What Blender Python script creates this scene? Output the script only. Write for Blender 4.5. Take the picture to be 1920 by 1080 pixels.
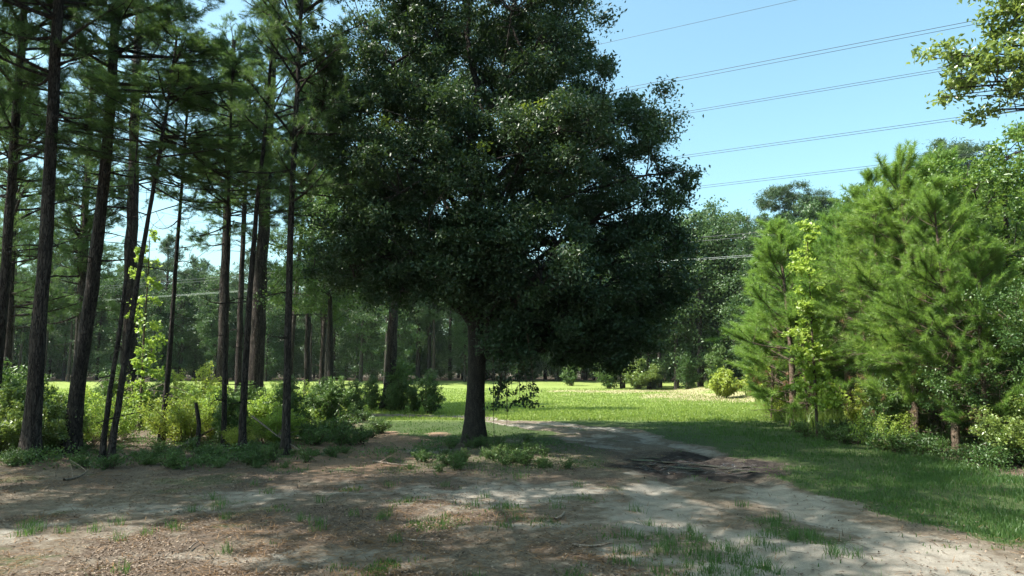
import bpy, math, random
import numpy as np
from mathutils import Vector

SEED = 7
random.seed(SEED)
rng = np.random.default_rng(SEED)
scene = bpy.context.scene
for o in list(bpy.data.objects):
    bpy.data.objects.remove(o)

# ------------------------------------------------------------------ camera
CAM_H = 1.7
PITCH = math.radians(6.77)
F = 1280.0                                   # focal length in photo pixels (1920 wide)
cd = bpy.data.cameras.new("camera")
cam = bpy.data.objects.new("camera", cd)
scene.collection.objects.link(cam)
cd.sensor_width = 36.0
cd.lens = 36.0 * F / 1920.0
cd.clip_start = 0.05
cd.clip_end = 2000
cam.location = (0, 0, CAM_H)
cam.rotation_euler = (math.pi / 2 + PITCH, 0, 0)
scene.camera = cam
scene.render.resolution_x = 1024
scene.render.resolution_y = 576

# ------------------------------------------------------------------ light
SUN_AZ = 103.0      # degrees to the left of the view direction (+Y)
SUN_EL = 58.0
az = math.radians(SUN_AZ); el = math.radians(SUN_EL)
SUN = Vector((-math.sin(az) * math.cos(el), math.cos(az) * math.cos(el), math.sin(el)))
world = bpy.data.worlds.new("World")
scene.world = world
world.use_nodes = True
wn = world.node_tree.nodes; wl = world.node_tree.links
wn.clear()
wo = wn.new("ShaderNodeOutputWorld"); bg = wn.new("ShaderNodeBackground"); sky = wn.new("ShaderNodeTexSky")
sky.sky_type = 'NISHITA'; sky.sun_disc = False
sky.sun_elevation = el
sky.sun_rotation = -az
sky.air_density = 1.0; sky.dust_density = 3.0; sky.ozone_density = 0.6
bg.inputs['Strength'].default_value = 0.12
wb = wn.new("ShaderNodeMixRGB"); wb.blend_type = 'MULTIPLY'; wb.inputs[0].default_value = 1.0; wb.inputs[2].default_value = (1.0, 1.30, 1.14, 1)   # the camera's white balance
wl.new(sky.outputs[0], wb.inputs[1]); wl.new(wb.outputs[0], bg.inputs[0]); wl.new(bg.outputs[0], wo.inputs[0])
sd = bpy.data.lights.new("sun", 'SUN'); sd.energy = 5.0; sd.angle = math.radians(0.5); sd.color = (1.0, 0.95, 0.86)
so = bpy.data.objects.new("sun", sd); scene.collection.objects.link(so)
so.rotation_euler = SUN.to_track_quat('Z', 'Y').to_euler()
so.location = SUN * 100
scene.view_settings.view_transform = 'Standard'
scene.view_settings.look = 'None'
scene.view_settings.exposure = 1.24
scene.view_settings.gamma = 1
scene.cycles.max_bounces = 8
scene.cycles.transparent_max_bounces = 8

# ------------------------------------------------------------------ pixel helpers
cp, sp = math.cos(PITCH), math.sin(PITCH)
def W(px, py, d):
    """world point seen at photo pixel (px, py) at depth Y = d"""
    u = (540 - py) / F; r = (px - 960) / F
    Y = cp - sp * u; Z = sp + cp * u
    t = d / Y
    return np.array([r * t, d, CAM_H + Z * t])
def G(px, py):
    """ground point seen at photo pixel (px, py)"""
    u = (540 - py) / F; r = (px - 960) / F
    Y = cp - sp * u; Z = sp + cp * u
    t = -CAM_H / Z
    return np.array([r * t, Y * t, 0.0])

# ------------------------------------------------------------------ object helpers
COL = scene.collection
def link(o, parent=None):
    COL.objects.link(o)
    if parent is not None: o.parent = parent
    return o
def mesh_np(name, verts, facelists, mats, attrs=None, matidx=None, smooth=False):
    me = bpy.data.meshes.new(name)
    verts = np.asarray(verts, dtype=np.float32)
    me.vertices.add(len(verts)); me.vertices.foreach_set("co", verts.ravel())
    facelists = [np.asarray(f, dtype=np.int32) for f in facelists if len(f)]
    loops = np.concatenate([f.ravel() for f in facelists])
    sizes = np.concatenate([np.full(len(f), f.shape[1], dtype=np.int32) for f in facelists])
    starts = np.concatenate([[0], np.cumsum(sizes)[:-1]]).astype(np.int32)
    me.loops.add(len(loops)); me.loops.foreach_set("vertex_index", loops)
    me.polygons.add(len(sizes)); me.polygons.foreach_set("loop_start", starts)
    try: me.polygons.foreach_set("loop_total", sizes)
    except Exception: pass
    for m in (mats if isinstance(mats, (list, tuple)) else [mats]): me.materials.append(m)
    if smooth: me.polygons.foreach_set("use_smooth", np.ones(len(sizes), dtype=bool))
    if attrs:
        for k, v in attrs.items():
            v = np.asarray(v, dtype=np.float32)
            if v.ndim == 1:
                a = me.attributes.new(k, 'FLOAT', 'POINT'); a.data.foreach_set("value", v)
            else:
                a = me.attributes.new(k, 'FLOAT_COLOR', 'POINT')
                a.data.foreach_set("color", v.ravel())
    me.update(calc_edges=True)
    return me
def thing(name, label, cat, loc=(0, 0, 0), rz=0.0, group=None, scale=1.0):
    o = bpy.data.objects.new(name, None); o.empty_display_size = 0.3
    link(o)
    o.location = tuple(loc); o.rotation_euler = (0, 0, rz)
    o.scale = (scale,) * 3 if not isinstance(scale, (tuple, list)) else scale
    o['label'] = label; o['category'] = cat
    if group: o['group'] = group
    return o
def part(name, me, parent=None, kind=None):
    o = bpy.data.objects.new(name, me); link(o, parent)
    if kind: o['kind'] = kind
    return o
def assemble(name, label, cat, parts, loc, rz=0.0, scale=1.0, group=None):
    """a thing whose parts are (name, mesh) pairs, meshes may be shared"""
    t = thing(name, label, cat, loc, rz, group, scale)
    for n, me in parts:
        part(n, me, t)
    return t

# ------------------------------------------------------------------ noise
def vnoise(x, y, seed=0):
    xi = np.floor(x).astype(np.int64); yi = np.floor(y).astype(np.int64)
    xf = x - xi; yf = y - yi
    def h(a, b):
        n = (a * 374761393 + b * 668265263 + seed * 1442695041) & 0xffffffff
        n = ((n ^ (n >> 13)) * 1274126177) & 0xffffffff
        return ((n ^ (n >> 16)) & 0xffff) / 65535.0
    u = xf * xf * (3 - 2 * xf); v = yf * yf * (3 - 2 * yf)
    return (h(xi, yi) * (1 - u) + h(xi + 1, yi) * u) * (1 - v) + (h(xi, yi + 1) * (1 - u) + h(xi + 1, yi + 1) * u) * v
def fbm(x, y, seed=0, oct=4):
    s = 0; a = 0.5; f = 1.0; t = 0
    for i in range(oct):
        s = s + a * vnoise(x * f, y * f, seed + i * 17); t += a; a *= 0.5; f *= 2.03
    return s / t
def sstep(a, b, x):
    t = np.clip((x - a) / (b - a), 0, 1); return t * t * (3 - 2 * t)

# ------------------------------------------------------------------ materials
def new_mat(name):
    m = bpy.data.materials.new(name); m.use_nodes = True
    nt = m.node_tree; nt.nodes.clear()
    return m, nt.nodes, nt.links
def leaf_mat(name, c_dark, c_light, trans, tcol, rough=0.45, spec=0.5, objvar=0.25):
    m, N, L = new_mat(name)
    out = N.new("ShaderNodeOutputMaterial")
    at = N.new("ShaderNodeAttribute"); at.attribute_name = "var"
    oi = N.new("ShaderNodeObjectInfo")
    ramp = N.new("ShaderNodeMixRGB"); ramp.inputs[1].default_value = (*c_dark, 1); ramp.inputs[2].default_value = (*c_light, 1)
    L.new(at.outputs['Fac'], ramp.inputs[0])
    hsv = N.new("ShaderNodeHueSaturation")
    mr = N.new("ShaderNodeMapRange"); mr.inputs['To Min'].default_value = 1 - objvar; mr.inputs['To Max'].default_value = 1 + objvar
    L.new(oi.outputs['Random'], mr.inputs['Value']); L.new(mr.outputs[0], hsv.inputs['Value'])
    mr2 = N.new("ShaderNodeMapRange"); mr2.inputs['To Min'].default_value = 0.515; mr2.inputs['To Max'].default_value = 0.485
    L.new(oi.outputs['Random'], mr2.inputs['Value']); L.new(mr2.outputs[0], hsv.inputs['Hue'])
    L.new(ramp.outputs[0], hsv.inputs['Color'])
    p = N.new("ShaderNodeBsdfPrincipled"); L.new(hsv.outputs[0], p.inputs['Base Color'])
    p.inputs['Roughness'].default_value = rough; p.inputs['Specular IOR Level'].default_value = spec
    t = N.new("ShaderNodeBsdfTranslucent")
    tm = N.new("ShaderNodeMixRGB"); tm.blend_type = 'MIX'; tm.inputs[0].default_value = 0.7
    tm.inputs[2].default_value = (*tcol, 1); L.new(hsv.outputs[0], tm.inputs[1]); L.new(tm.outputs[0], t.inputs['Color'])
    mx = N.new("ShaderNodeMixShader"); mx.inputs[0].default_value = trans
    L.new(p.outputs[0], mx.inputs[1]); L.new(t.outputs[0], mx.inputs[2]); L.new(mx.outputs[0], out.inputs['Surface'])
    return m
def bark_mat(name, c1, c2, scale=9.0, stretch=0.22, bump=0.6):
    m, N, L = new_mat(name)
    out = N.new("ShaderNodeOutputMaterial"); p = N.new("ShaderNodeBsdfPrincipled")
    tc = N.new("ShaderNodeTexCoord"); mp = N.new("ShaderNodeMapping"); mp.inputs['Scale'].default_value = (1, 1, stretch)
    L.new(tc.outputs['Object'], mp.inputs[0])
    vo = N.new("ShaderNodeTexVoronoi"); vo.feature = 'DISTANCE_TO_EDGE'; vo.inputs['Scale'].default_value = scale * 1.6
    no = N.new("ShaderNodeTexNoise"); no.inputs['Scale'].default_value = scale; no.inputs['Detail'].default_value = 8; no.inputs['Roughness'].default_value = 0.65
    nw = N.new("ShaderNodeTexNoise"); nw.inputs['Scale'].default_value = scale * 0.7
    add = N.new("ShaderNodeMixRGB"); add.blend_type = 'ADD'; add.inputs[0].default_value = 0.35
    L.new(mp.outputs[0], nw.inputs['Vector']); L.new(mp.outputs[0], add.inputs[1]); L.new(nw.outputs['Color'], add.inputs[2])
    L.new(add.outputs[0], vo.inputs['Vector']); L.new(mp.outputs[0], no.inputs['Vector'])
    r = N.new("ShaderNodeMixRGB"); r.inputs[1].default_value = (*c1, 1); r.inputs[2].default_value = (*c2, 1)
    rr = N.new("ShaderNodeMapRange"); rr.inputs['From Min'].default_value = 0.35; rr.inputs['From Max'].default_value = 0.65
    L.new(no.outputs['Fac'], rr.inputs['Value']); L.new(rr.outputs[0], r.inputs[0])
    ve = N.new("ShaderNodeMapRange"); ve.inputs['From Min'].default_value = 0.0; ve.inputs['From Max'].default_value = 0.16
    L.new(vo.outputs['Distance'], ve.inputs['Value'])
    dk = N.new("ShaderNodeMixRGB"); dk.inputs[1].default_value = (c1[0] * .45, c1[1] * .42, c1[2] * .4, 1)
    L.new(ve.outputs[0], dk.inputs[0]); L.new(r.outputs[0], dk.inputs[2])
    L.new(dk.outputs[0], p.inputs['Base Color']); p.inputs['Roughness'].default_value = 0.9; p.inputs['Specular IOR Level'].default_value = 0.2
    mu = N.new("ShaderNodeMath"); mu.operation = 'MULTIPLY_ADD'; mu.inputs[1].default_value = 0.6
    L.new(ve.outputs[0], mu.inputs[0]); L.new(no.outputs['Fac'], mu.inputs[2])
    b = N.new("ShaderNodeBump"); b.inputs['Strength'].default_value = bump; b.inputs['Distance'].default_value = 0.03
    L.new(mu.outputs[0], b.inputs['Height']); L.new(b.outputs[0], p.inputs['Normal'])
    L.new(p.outputs[0], out.inputs['Surface'])
    return m
def plain_mat(name, col, rough=0.6, metal=0.0, var=None):
    m, N, L = new_mat(name)
    out = N.new("ShaderNodeOutputMaterial"); p = N.new("ShaderNodeBsdfPrincipled")
    p.inputs['Base Color'].default_value = (*col, 1); p.inputs['Roughness'].default_value = rough; p.inputs['Metallic'].default_value = metal
    no = N.new("ShaderNodeTexNoise"); no.inputs['Scale'].default_value = 14
    mx = N.new("ShaderNodeMixRGB"); v = var or tuple(c * 0.6 for c in col)
    mx.inputs[1].default_value = (*col, 1); mx.inputs[2].default_value = (*v, 1)
    L.new(no.outputs['Fac'], mx.inputs[0]); L.new(mx.outputs[0], p.inputs['Base Color'])
    L.new(p.outputs[0], out.inputs['Surface'])
    return m

M = {}
M['oak_leaf'] = leaf_mat("oak_leaf", (.018, .042, .022), (.048, .088, .038), .22, (.10, .17, .03), rough=.42, spec=.4)
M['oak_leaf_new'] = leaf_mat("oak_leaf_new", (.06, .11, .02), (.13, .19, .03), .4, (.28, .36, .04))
M['needle'] = leaf_mat("pine_needle", (.032, .078, .030), (.095, .155, .048), .38, (.18, .30, .06), rough=.5)
M['needle_young'] = leaf_mat("young_pine_needle", (.06, .135, .032), (.26, .38, .07), .38, (.32, .52, .08), rough=.42, objvar=.15)
M['needle_far'] = leaf_mat("far_pine_needle", (.035, .075, .032), (.075, .125, .05), .25, (.12, .19, .05), rough=.5)
M['far_leaf'] = leaf_mat("far_leaf", (.026, .062, .024), (.070, .125, .040), .3, (.14, .24, .06), rough=.45)
M['leaf_mid'] = leaf_mat("mid_leaf", (.045, .10, .03), (.12, .20, .05), .3, (.14, .24, .04), rough=.4)
M['leaf_light'] = leaf_mat("light_leaf", (.14, .25, .04), (.30, .40, .08), .45, (.45, .60, .08), rough=.4)
M['leaf_yellow'] = leaf_mat("yellow_green_leaf", (.24, .32, .05), (.42, .46, .11), .45, (.55, .62, .08), rough=.4)
M['leaf_border'] = leaf_mat("border_leaf", (.07, .14, .03), (.18, .27, .05), .36, (.28, .42, .06), rough=.4)
M['leaf_glossy'] = leaf_mat("glossy_leaf", (.11, .18, .045), (.22, .29, .09), .38, (.38, .48, .08), rough=.3, spec=.8)
M['grass'] = leaf_mat("grass_blade", (.026, .076, .022), (.082, .145, .040), .4, (.18, .34, .05), rough=.5, objvar=0)  # verge grass: deeper green, darkened further to stand in for shade
M['grass_bright'] = leaf_mat("grass_bright_blade", (.115, .20, .045), (.225, .30, .085), .42, (.42, .55, .07), rough=.5, objvar=0)
M['grass_dry'] = leaf_mat("dry_grass_blade", (.30, .25, .13), (.46, .40, .24), .3, (.5, .42, .25), rough=.6, objvar=0)
M['litter'] = leaf_mat("leaf_litter", (.075, .050, .038), (.29, .22, .165), .1, (.3, .18, .1), rough=.7, objvar=0)
M['dead'] = leaf_mat("dead_needle", (.13, .075, .03), (.25, .15, .07), .25, (.3, .18, .08), rough=.6)
M['pine_bark'] = bark_mat("pine_bark", (.034, .027, .025), (.125, .10, .088), 15, .14, 1.0)
M['pine_bark_warm'] = bark_mat("young_pine_bark", (.13, .095, .07), (.27, .20, .15), 14, .3)
M['oak_bark'] = bark_mat("oak_bark", (.04, .034, .030), (.095, .08, .068), 22, .22, .6)
M['twig'] = bark_mat("twig_bark", (.10, .075, .055), (.21, .16, .12), 25, .3, .3)
M['deadwood'] = bark_mat("dead_wood", (.20, .155, .12), (.40, .33, .27), 20, .25, .4)
M['wire_dark'] = plain_mat("wire_dark", (.06, .065, .07), .5, .3)
M['wire_bright'] = plain_mat("wire_bright", (.42, .44, .46), .4, .6, (.34, .36, .38))

# ------------------------------------------------------------------ geometry builders
class Wood:
    def __init__(s): s.v = []; s.f = []; s.n = 0
    def tube(s, pts, rad, sides=6, wob=0.0, cap=True):
        pts = np.asarray(pts, float); k = len(pts)
        rad = np.broadcast_to(np.asarray(rad, float), (k,))
        tan = np.gradient(pts, axis=0); tan /= np.linalg.norm(tan, axis=1)[:, None] + 1e-9
        ref = np.array([1.0, 0, 0]) if abs(tan[0][0]) < .8 else np.array([0, 1.0, 0])
        a = np.cross(tan, ref); a /= np.linalg.norm(a, axis=1)[:, None] + 1e-9
        b = np.cross(tan, a)
        th = np.linspace(0, 2 * np.pi, sides, endpoint=False)
        rr = rad[:, None] * (1 + wob * rng.normal(size=(k, sides)))
        ring = pts[:, None, :] + rr[..., None] * (np.cos(th)[None, :, None] * a[:, None, :] + np.sin(th)[None, :, None] * b[:, None, :])
        s.v.append(ring.reshape(-1, 3))
        i = np.arange(k - 1)[:, None]; j = np.arange(sides)[None, :]; j2 = (j + 1) % sides
        q = np.stack([i * sides + j, i * sides + j2, (i + 1) * sides + j2, (i + 1) * sides + j], -1).reshape(-1, 4) + s.n
        s.f.append(q); s.n += k * sides
    def mesh(s, name, mat):
        return mesh_np(name, np.concatenate(s.v), [np.concatenate(s.f)], mat, smooth=True)
def curve(p0, p1, k=6, bend=0.1, up=0.0, r=None):
    p0 = np.asarray(p0, float); p1 = np.asarray(p1, float)
    t = np.linspace(0, 1, k)[:, None]; L = np.linalg.norm(p1 - p0)
    off = (r or rng).normal(size=3) * bend * L
    return p0 + (p1 - p0) * t + off * (t * (1 - t) * 2) + np.array([0, 0, up * L]) * (t * (1 - t) * 2)
def unit(v): return v / (np.linalg.norm(v, axis=-1, keepdims=True) + 1e-9)
def leaves_mesh(name, P, size, aspect, mat, updir=0.4, fold=0.25, var=None, droop=0.0, D=None):
    """folded rhombic leaves at points P; two triangles each"""
    n = len(P); size = np.broadcast_to(size, (n,)) * rng.uniform(.65, 1.25, n)
    d = rng.normal(size=(n, 3)) if D is None else D + rng.normal(size=(n, 3)) * .5
    d[:, 2] -= droop; d = unit(d)
    nm = rng.normal(size=(n, 3)); nm[:, 2] += updir * 3; nm = unit(nm)
    s = unit(np.cross(d, nm)); nn = np.cross(s, d)
    a = size[:, None]; w = a * aspect * .5
    v0 = P - d * a * .5; v2 = P + d * a * .5
    v1 = P + s * w + nn * w * fold * 2 - d * a * .06; v3 = P - s * w + nn * w * fold * 2 - d * a * .06
    V = np.stack([v0, v1, v2, v3], 1).reshape(-1, 3)
    b = np.arange(n)[:, None] * 4
    Fc = np.concatenate([b + [0, 1, 2], b + [0, 2, 3]])
    if var is None: var = rng.random(n)
    return mesh_np(name, V, [Fc], mat, {'var': np.repeat(var, 4)})
def needles_arrays(B, D, n, tlen, nlen, width, spread=(25, 75)):
    """B (T,3) tuft bases, D (T,3) dirs"""
    T = len(B)
    u = rng.random((T, n)) ** .8
    a = np.radians(spread[1] + (spread[0] - spread[1]) * u + rng.normal(size=(T, n)) * 8)
    ref = unit(rng.normal(size=(T, n, 3)))
    Dn = np.broadcast_to(unit(D)[:, None, :], (T, n, 3))
    pr = unit(np.cross(Dn, ref))
    nd = Dn * np.cos(a)[..., None] + pr * np.sin(a)[..., None]
    tl = np.broadcast_to(tlen, (T,))[:, None]
    base = B[:, None, :] + Dn * (u * tl)[..., None]
    ln = (nlen * rng.uniform(.7, 1.15, (T, n)))[..., None]
    tip = base + nd * ln; tip[..., 2] -= ln[..., 0] * .08
    side = unit(np.cross(nd, unit(rng.normal(size=(T, n, 3))))) * width * .5
    V = np.stack([base - side, base + side, tip], 2).reshape(-1, 3)
    return V
def needles_mesh(name, B, D, n, tlen, nlen, width, mat, spread=(25, 75), var=None):
    V = needles_arrays(B, D, n, tlen, nlen, width, spread)
    Fc = np.arange(len(V)).reshape(-1, 3)
    T = len(B)
    tv = rng.random(T) if var is None else var
    vv = np.clip(np.repeat(tv, n) * .7 + rng.random(T * n) * .3, 0, 1)
    return mesh_np(name, V, [Fc], mat, {'var': np.repeat(vv, 3)})

def clump_points(C, R, n, flat=.7, shell=.55):
    """n leaves per clump centre, filling a ragged ellipsoid"""
    T = len(C)
    d = unit(rng.normal(size=(T, n, 3)))
    r = (rng.random((T, n)) ** shell) * np.asarray(R)[:, None] * (1 + .25 * rng.normal(size=(T, n)))
    P = d * r[..., None]; P[..., 2] *= flat
    return (C[:, None, :] + P).reshape(-1, 3)

def broadleaf(name, lobes, trunk_pts, trunk_rad, mat_leaf, mat_bark, clumps, per, lsize, lasp=.5, crad=.42, inner=.55, updir=.4,
              twig_r=.012, limb_r=.07, sides=10, fork=.45, zmin=None, droop=0.1, dens=None):
    """lobes: list of (centre, (rx,ry,rz)). returns (trunk mesh, branches mesh, crown mesh)"""
    tr = Wood(); tp = np.asarray(trunk_pts, float)
    tr.tube(tp, trunk_rad, sides, .03)
    br = Wood()
    limb_nodes = [tp[int(len(tp) * fork):]]
    vol = np.array([(l[1][0] * l[1][1] * l[1][2]) ** (2 / 3) * (l[2] if len(l) > 2 else 1) for l in lobes]); vol /= vol.sum()
    C = []; CL = []
    for l, w in zip(lobes, vol):
        n = max(2, int(round(clumps * w)))
        c, r = np.asarray(l[0], float), np.asarray(l[1], float)
        d = unit(rng.normal(size=(n, 3))); rad = inner + (1 - inner) * rng.random(n) ** .6
        C.append(c + d * rad[:, None] * r * (1 + .10 * rng.normal(size=(n, 1))))
        # limb from trunk to the lobe
        zt = min(max(c[2] - 1.0 * r[2] - .12 * np.linalg.norm(c[:2] - tp[0][:2]), tp[int(len(tp) * fork)][2]), tp[-1][2])
        st = tp[np.argmin(abs(tp[:, 2] - zt))]
        path = curve(st, c + rng.normal(size=3) * r * .15, 9, .08, .06)
        path[1:-1] += rng.normal(size=(7, 3)) * .04 * np.linalg.norm(c - st)/3
        rr = limb_r * (0.5 + .5 * min(1, r.max() / 2))
        br.tube(path, np.linspace(rr, rr * .35, 9), 6, .04)
        limb_nodes.append(path[3:])
        for q in range(4):
            e = c + unit(rng.normal(size=3)) * r * .75
            p2 = curve(path[rng.integers(4, 8)], e, 7, .12, .03)
            br.tube(p2, np.linspace(rr * .45, rr * .15, 7), 5)
            limb_nodes.append(p2[2:])
    C = np.concatenate(C)
    if zmin is not None: C = C[C[:, 2] > zmin]
    nodes = np.concatenate(limb_nodes)
    for c in C:
        i = np.argmin(np.linalg.norm(nodes - c - [0, 0, -.15], axis=1))
        br.tube(curve(nodes[i], c, 5, .15, .04), np.linspace(twig_r * 1.4, twig_r * .5, 5), 4)
    R = crad * rng.uniform(.6, 1.35, len(C))
    P = clump_points(C, R, per)
    tv = np.repeat(rng.random(len(C)), per) * .55 + rng.random(len(P)) * .45
    crown = leaves_mesh(name + "_crown", P, lsize, lasp, mat_leaf, updir, .25, tv, droop)
    return tr.mesh(name + "_trunk", mat_bark), br.mesh(name + "_branches", mat_bark), crown

def mature_pine(name, H, z0, L, nb, mat_n, nn=42, nlen=.17, width=.009, tl=.28, tufts=5, dead=6, twig=5, bark=None, asym=0.0, rtop=.04):
    """crown + branches of a tall pine on a straight vertical axis; trunk made apart"""
    br = Wood(); B = []; D = []
    hs = z0 + (H - z0) * np.sort(rng.random(nb)) ** .9
    for i, h in enumerate(hs):
        t = (h - z0) / (H - z0)
        prof = (math.sin(math.pi * min(1, .22 + .78 * t) ** .9)) ** .6 if t < .9 else .45
        ang = rng.random() * 2 * math.pi
        ln = L * max(.25, prof) * rng.uniform(.6, 1.15) * (1 + asym * math.cos(ang))
        elv = math.radians(-5 + 50 * t + rng.normal() * 10)
        d = np.array([math.cos(ang) * math.cos(elv), math.sin(ang) * math.cos(elv), math.sin(elv)])
        p0 = np.array([0, 0, h]); p1 = p0 + d * ln + [0, 0, .12 * ln]
        path = curve(p0, p1, 8, .08, -.08)
        r0 = .018 + .016 * ln
        br.tube(path, np.linspace(r0, r0 * .3, 8), 5)
        for q in range(twig + int(ln * 2.2)):
            s = rng.uniform(.35, 1.0); idx = s * 7; i0 = int(min(6, idx)); b0 = path[i0] + (path[i0 + 1] - path[i0]) * (idx - i0)
            dd = unit(d * .8 + rng.normal(size=3) * .55 + [0, 0, .25])
            tlg = rng.uniform(.3, .9) * (.5 + ln * .22)
            e = b0 + dd * tlg
            br.tube(curve(b0, e, 4, .1), np.linspace(.012, .006, 4), 3)
            for k in range(tufts):
                dt = unit(dd * .7 + rng.normal(size=3) * .55 + [0, 0, .35])
                B.append(b0 + (e - b0) * rng.uniform(.45, 1)); D.append(dt)
    for i in range(dead):
        h = z0 * rng.uniform(.35, 1.0); ang = rng.random() * 6.28; ln = rng.uniform(.3, 1.8)
        d = np.array([math.cos(ang), math.sin(ang), rng.uniform(-.2, .35)])
        path = curve([0, 0, h], np.array([0, 0, h]) + d * ln, 6, .15)
        br.tube(path, np.linspace(.018, .004, 6), 4)
        if ln > .8:
            for q in range(3):
                b0 = path[rng.integers(2, 5)]; br.tube(curve(b0, b0 + unit(d + rng.normal(size=3) * .6) * .5, 4, .15), np.linspace(.008, .003, 4), 3)
    B = np.array(B); D = np.array(D)
    crown = needles_mesh(name + "_crown", B, D, nn, tl, nlen, width, mat_n)
    return br.mesh(name + "_branches", bark or M['pine_bark']), crown

def young_pine(name, H, z0, Lmax, seed_dead=18, nn=62, nlen=.155, width=.0080, whorl_gap=.42):
    br = Wood(); B = []; D = []
    lean = rng.normal(size=2) * .02 * H
    def axis(h): t = h / H; return np.array([lean[0] * t + .05 * math.sin(t * 5), lean[1] * t, h])
    tp = np.array([axis(h) for h in np.linspace(0, H, 14)])
    tr = Wood(); tr.tube(tp, np.linspace(.012 * H + .01, .008, 14), 8, .03)
    # leader candle
    for q in range(7): B.append(axis(H - .12 * q)); D.append(np.array([0, 0, 1.0]) + rng.normal(size=3) * .1)
    h = z0
    while h < H - .3:
        t = (h - z0) / (H - z0)
        ln0 = Lmax * (1 - t) ** .75 * (0.55 + .45 * min(1, t * 5)) + .12
        for k in range(rng.integers(4, 7)):
            ang = rng.random() * 2 * math.pi; ln = ln0 * rng.uniform(.65, 1.2)
            elv = math.radians(12 + 42 * t + rng.normal() * 9)
            d = np.array([math.cos(ang) * math.cos(elv), math.sin(ang) * math.cos(elv), math.sin(elv)])
            p0 = axis(h); p1 = p0 + d * ln + np.array([0, 0, .18 * ln])
            path = curve(p0, p1, 8, .05, -.10)
            br.tube(path, np.linspace(.008 + .009 * ln, .005, 8), 4)
            # tufts along the outer part
            m = int(3 + ln * 5)
            for s in np.linspace(.58, 1.0, m):
                idx = s * 7; i0 = int(min(6, idx)); b0 = path[i0] + (path[i0 + 1] - path[i0]) * (idx - i0)
                dl = unit(path[min(7, i0 + 1)] - path[i0] + 1e-6)
                B.append(b0); D.append(dl + rng.normal(size=3) * .15 + [0, 0, .15])
            # side shoots
            for q in range(int(2 + ln * 4)):
                s = rng.uniform(.45, .95); idx = s * 7; i0 = int(min(6, idx)); b0 = path[i0]
                dd = unit(d + rng.normal(size=3) * .5 + [0, 0, .3]); tl = rng.uniform(.2, .55) * (.4 + .6 * ln)
                e = b0 + dd * tl
                br.tube(curve(b0, e, 4, .06, -.05), np.linspace(.007, .004, 4), 3)
                for w in (.4, .75, 1.0):
                    B.append(b0 + (e - b0) * w); D.append(dd + rng.normal(size=3) * .12 + [0, 0, .3])
        h += whorl_gap * rng.uniform(.75, 1.25)
    for i in range(seed_dead):
        hh = rng.uniform(.25, z0 + .25 * (H - z0)); ang = rng.random() * 6.28; ln = rng.uniform(.4, 1.5)
        d = np.array([math.cos(ang), math.sin(ang), rng.uniform(-.1, .4)])
        path = curve(axis(hh), axis(hh) + d * ln, 6, .12)
        br.tube(path, np.linspace(.011, .003, 6), 4)
        for q in range(4):
            b0 = path[rng.integers(1, 5)]; br.tube(curve(b0, b0 + unit(d + rng.normal(size=3) * .7) * rng.uniform(.2, .6), 4, .15), np.linspace(.006, .002, 4), 3)
    dB = np.array([axis(hh_) + np.array([math.cos(a_), math.sin(a_), .1]) * r_ for hh_, a_, r_ in zip(rng.uniform(.8, z0 + .4 * (H - z0), 34), rng.random(34) * 6.28, rng.uniform(.2, 1.0, 34))])
    young_pine.dead = needles_mesh(name + "_dead", dB, rng.normal(size=(34, 3)), 26, .14, .12, .008, M['dead'])
    crown = needles_mesh(name + "_crown", np.array(B), np.array(D), nn, .17, nlen, width, M['needle_young'], spread=(28, 72))
    return tr.mesh(name + "_trunk", M['pine_bark_warm']), br.mesh(name + "_branches", M['twig']), crown, young_pine.dead

def shrub_meshes(name, H, Rr, stems, per, lsize, lasp, mat, upright=.5, clr=.16, stem_mat=None, sub=5):
    br = Wood(); C = []
    for i in range(stems):
        ang = rng.random() * 6.28; out = Rr * rng.random() ** .6
        h = H * rng.uniform(.55, 1.0) * (1 - .35 * (out / Rr) ** 2)
        e = np.array([math.cos(ang) * out, math.sin(ang) * out, h])
        path = curve([rng.normal() * .07, rng.normal() * .07, 0], e, 7, .12, .1 * (1 - upright))
        br.tube(path, np.linspace(.012, .004, 7), 4)
        C.append(path[2:])
        for q in range(sub):
            b0 = path[rng.integers(2, 7)]; e2 = b0 + unit(rng.normal(size=3) + [0, 0, .6]) * rng.uniform(.12, .4) * H * .4
            br.tube(curve(b0, e2, 3, .1), np.linspace(.005, .003, 3), 3); C.append(np.array([b0 * .4 + e2 * .6, e2]))
    C = np.concatenate(C)
    P = clump_points(C, clr * rng.uniform(.5, 1.3, len(C)), per, .8)
    P[:, 2] = np.maximum(P[:, 2], .03)
    tv = np.repeat(rng.random(len(C)), per) * .5 + rng.random(len(P)) * .5
    return br.mesh(name + "_stems", stem_mat or M['twig']), leaves_mesh(name + "_foliage", P, lsize, lasp, mat, .5, .25, tv)

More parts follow.
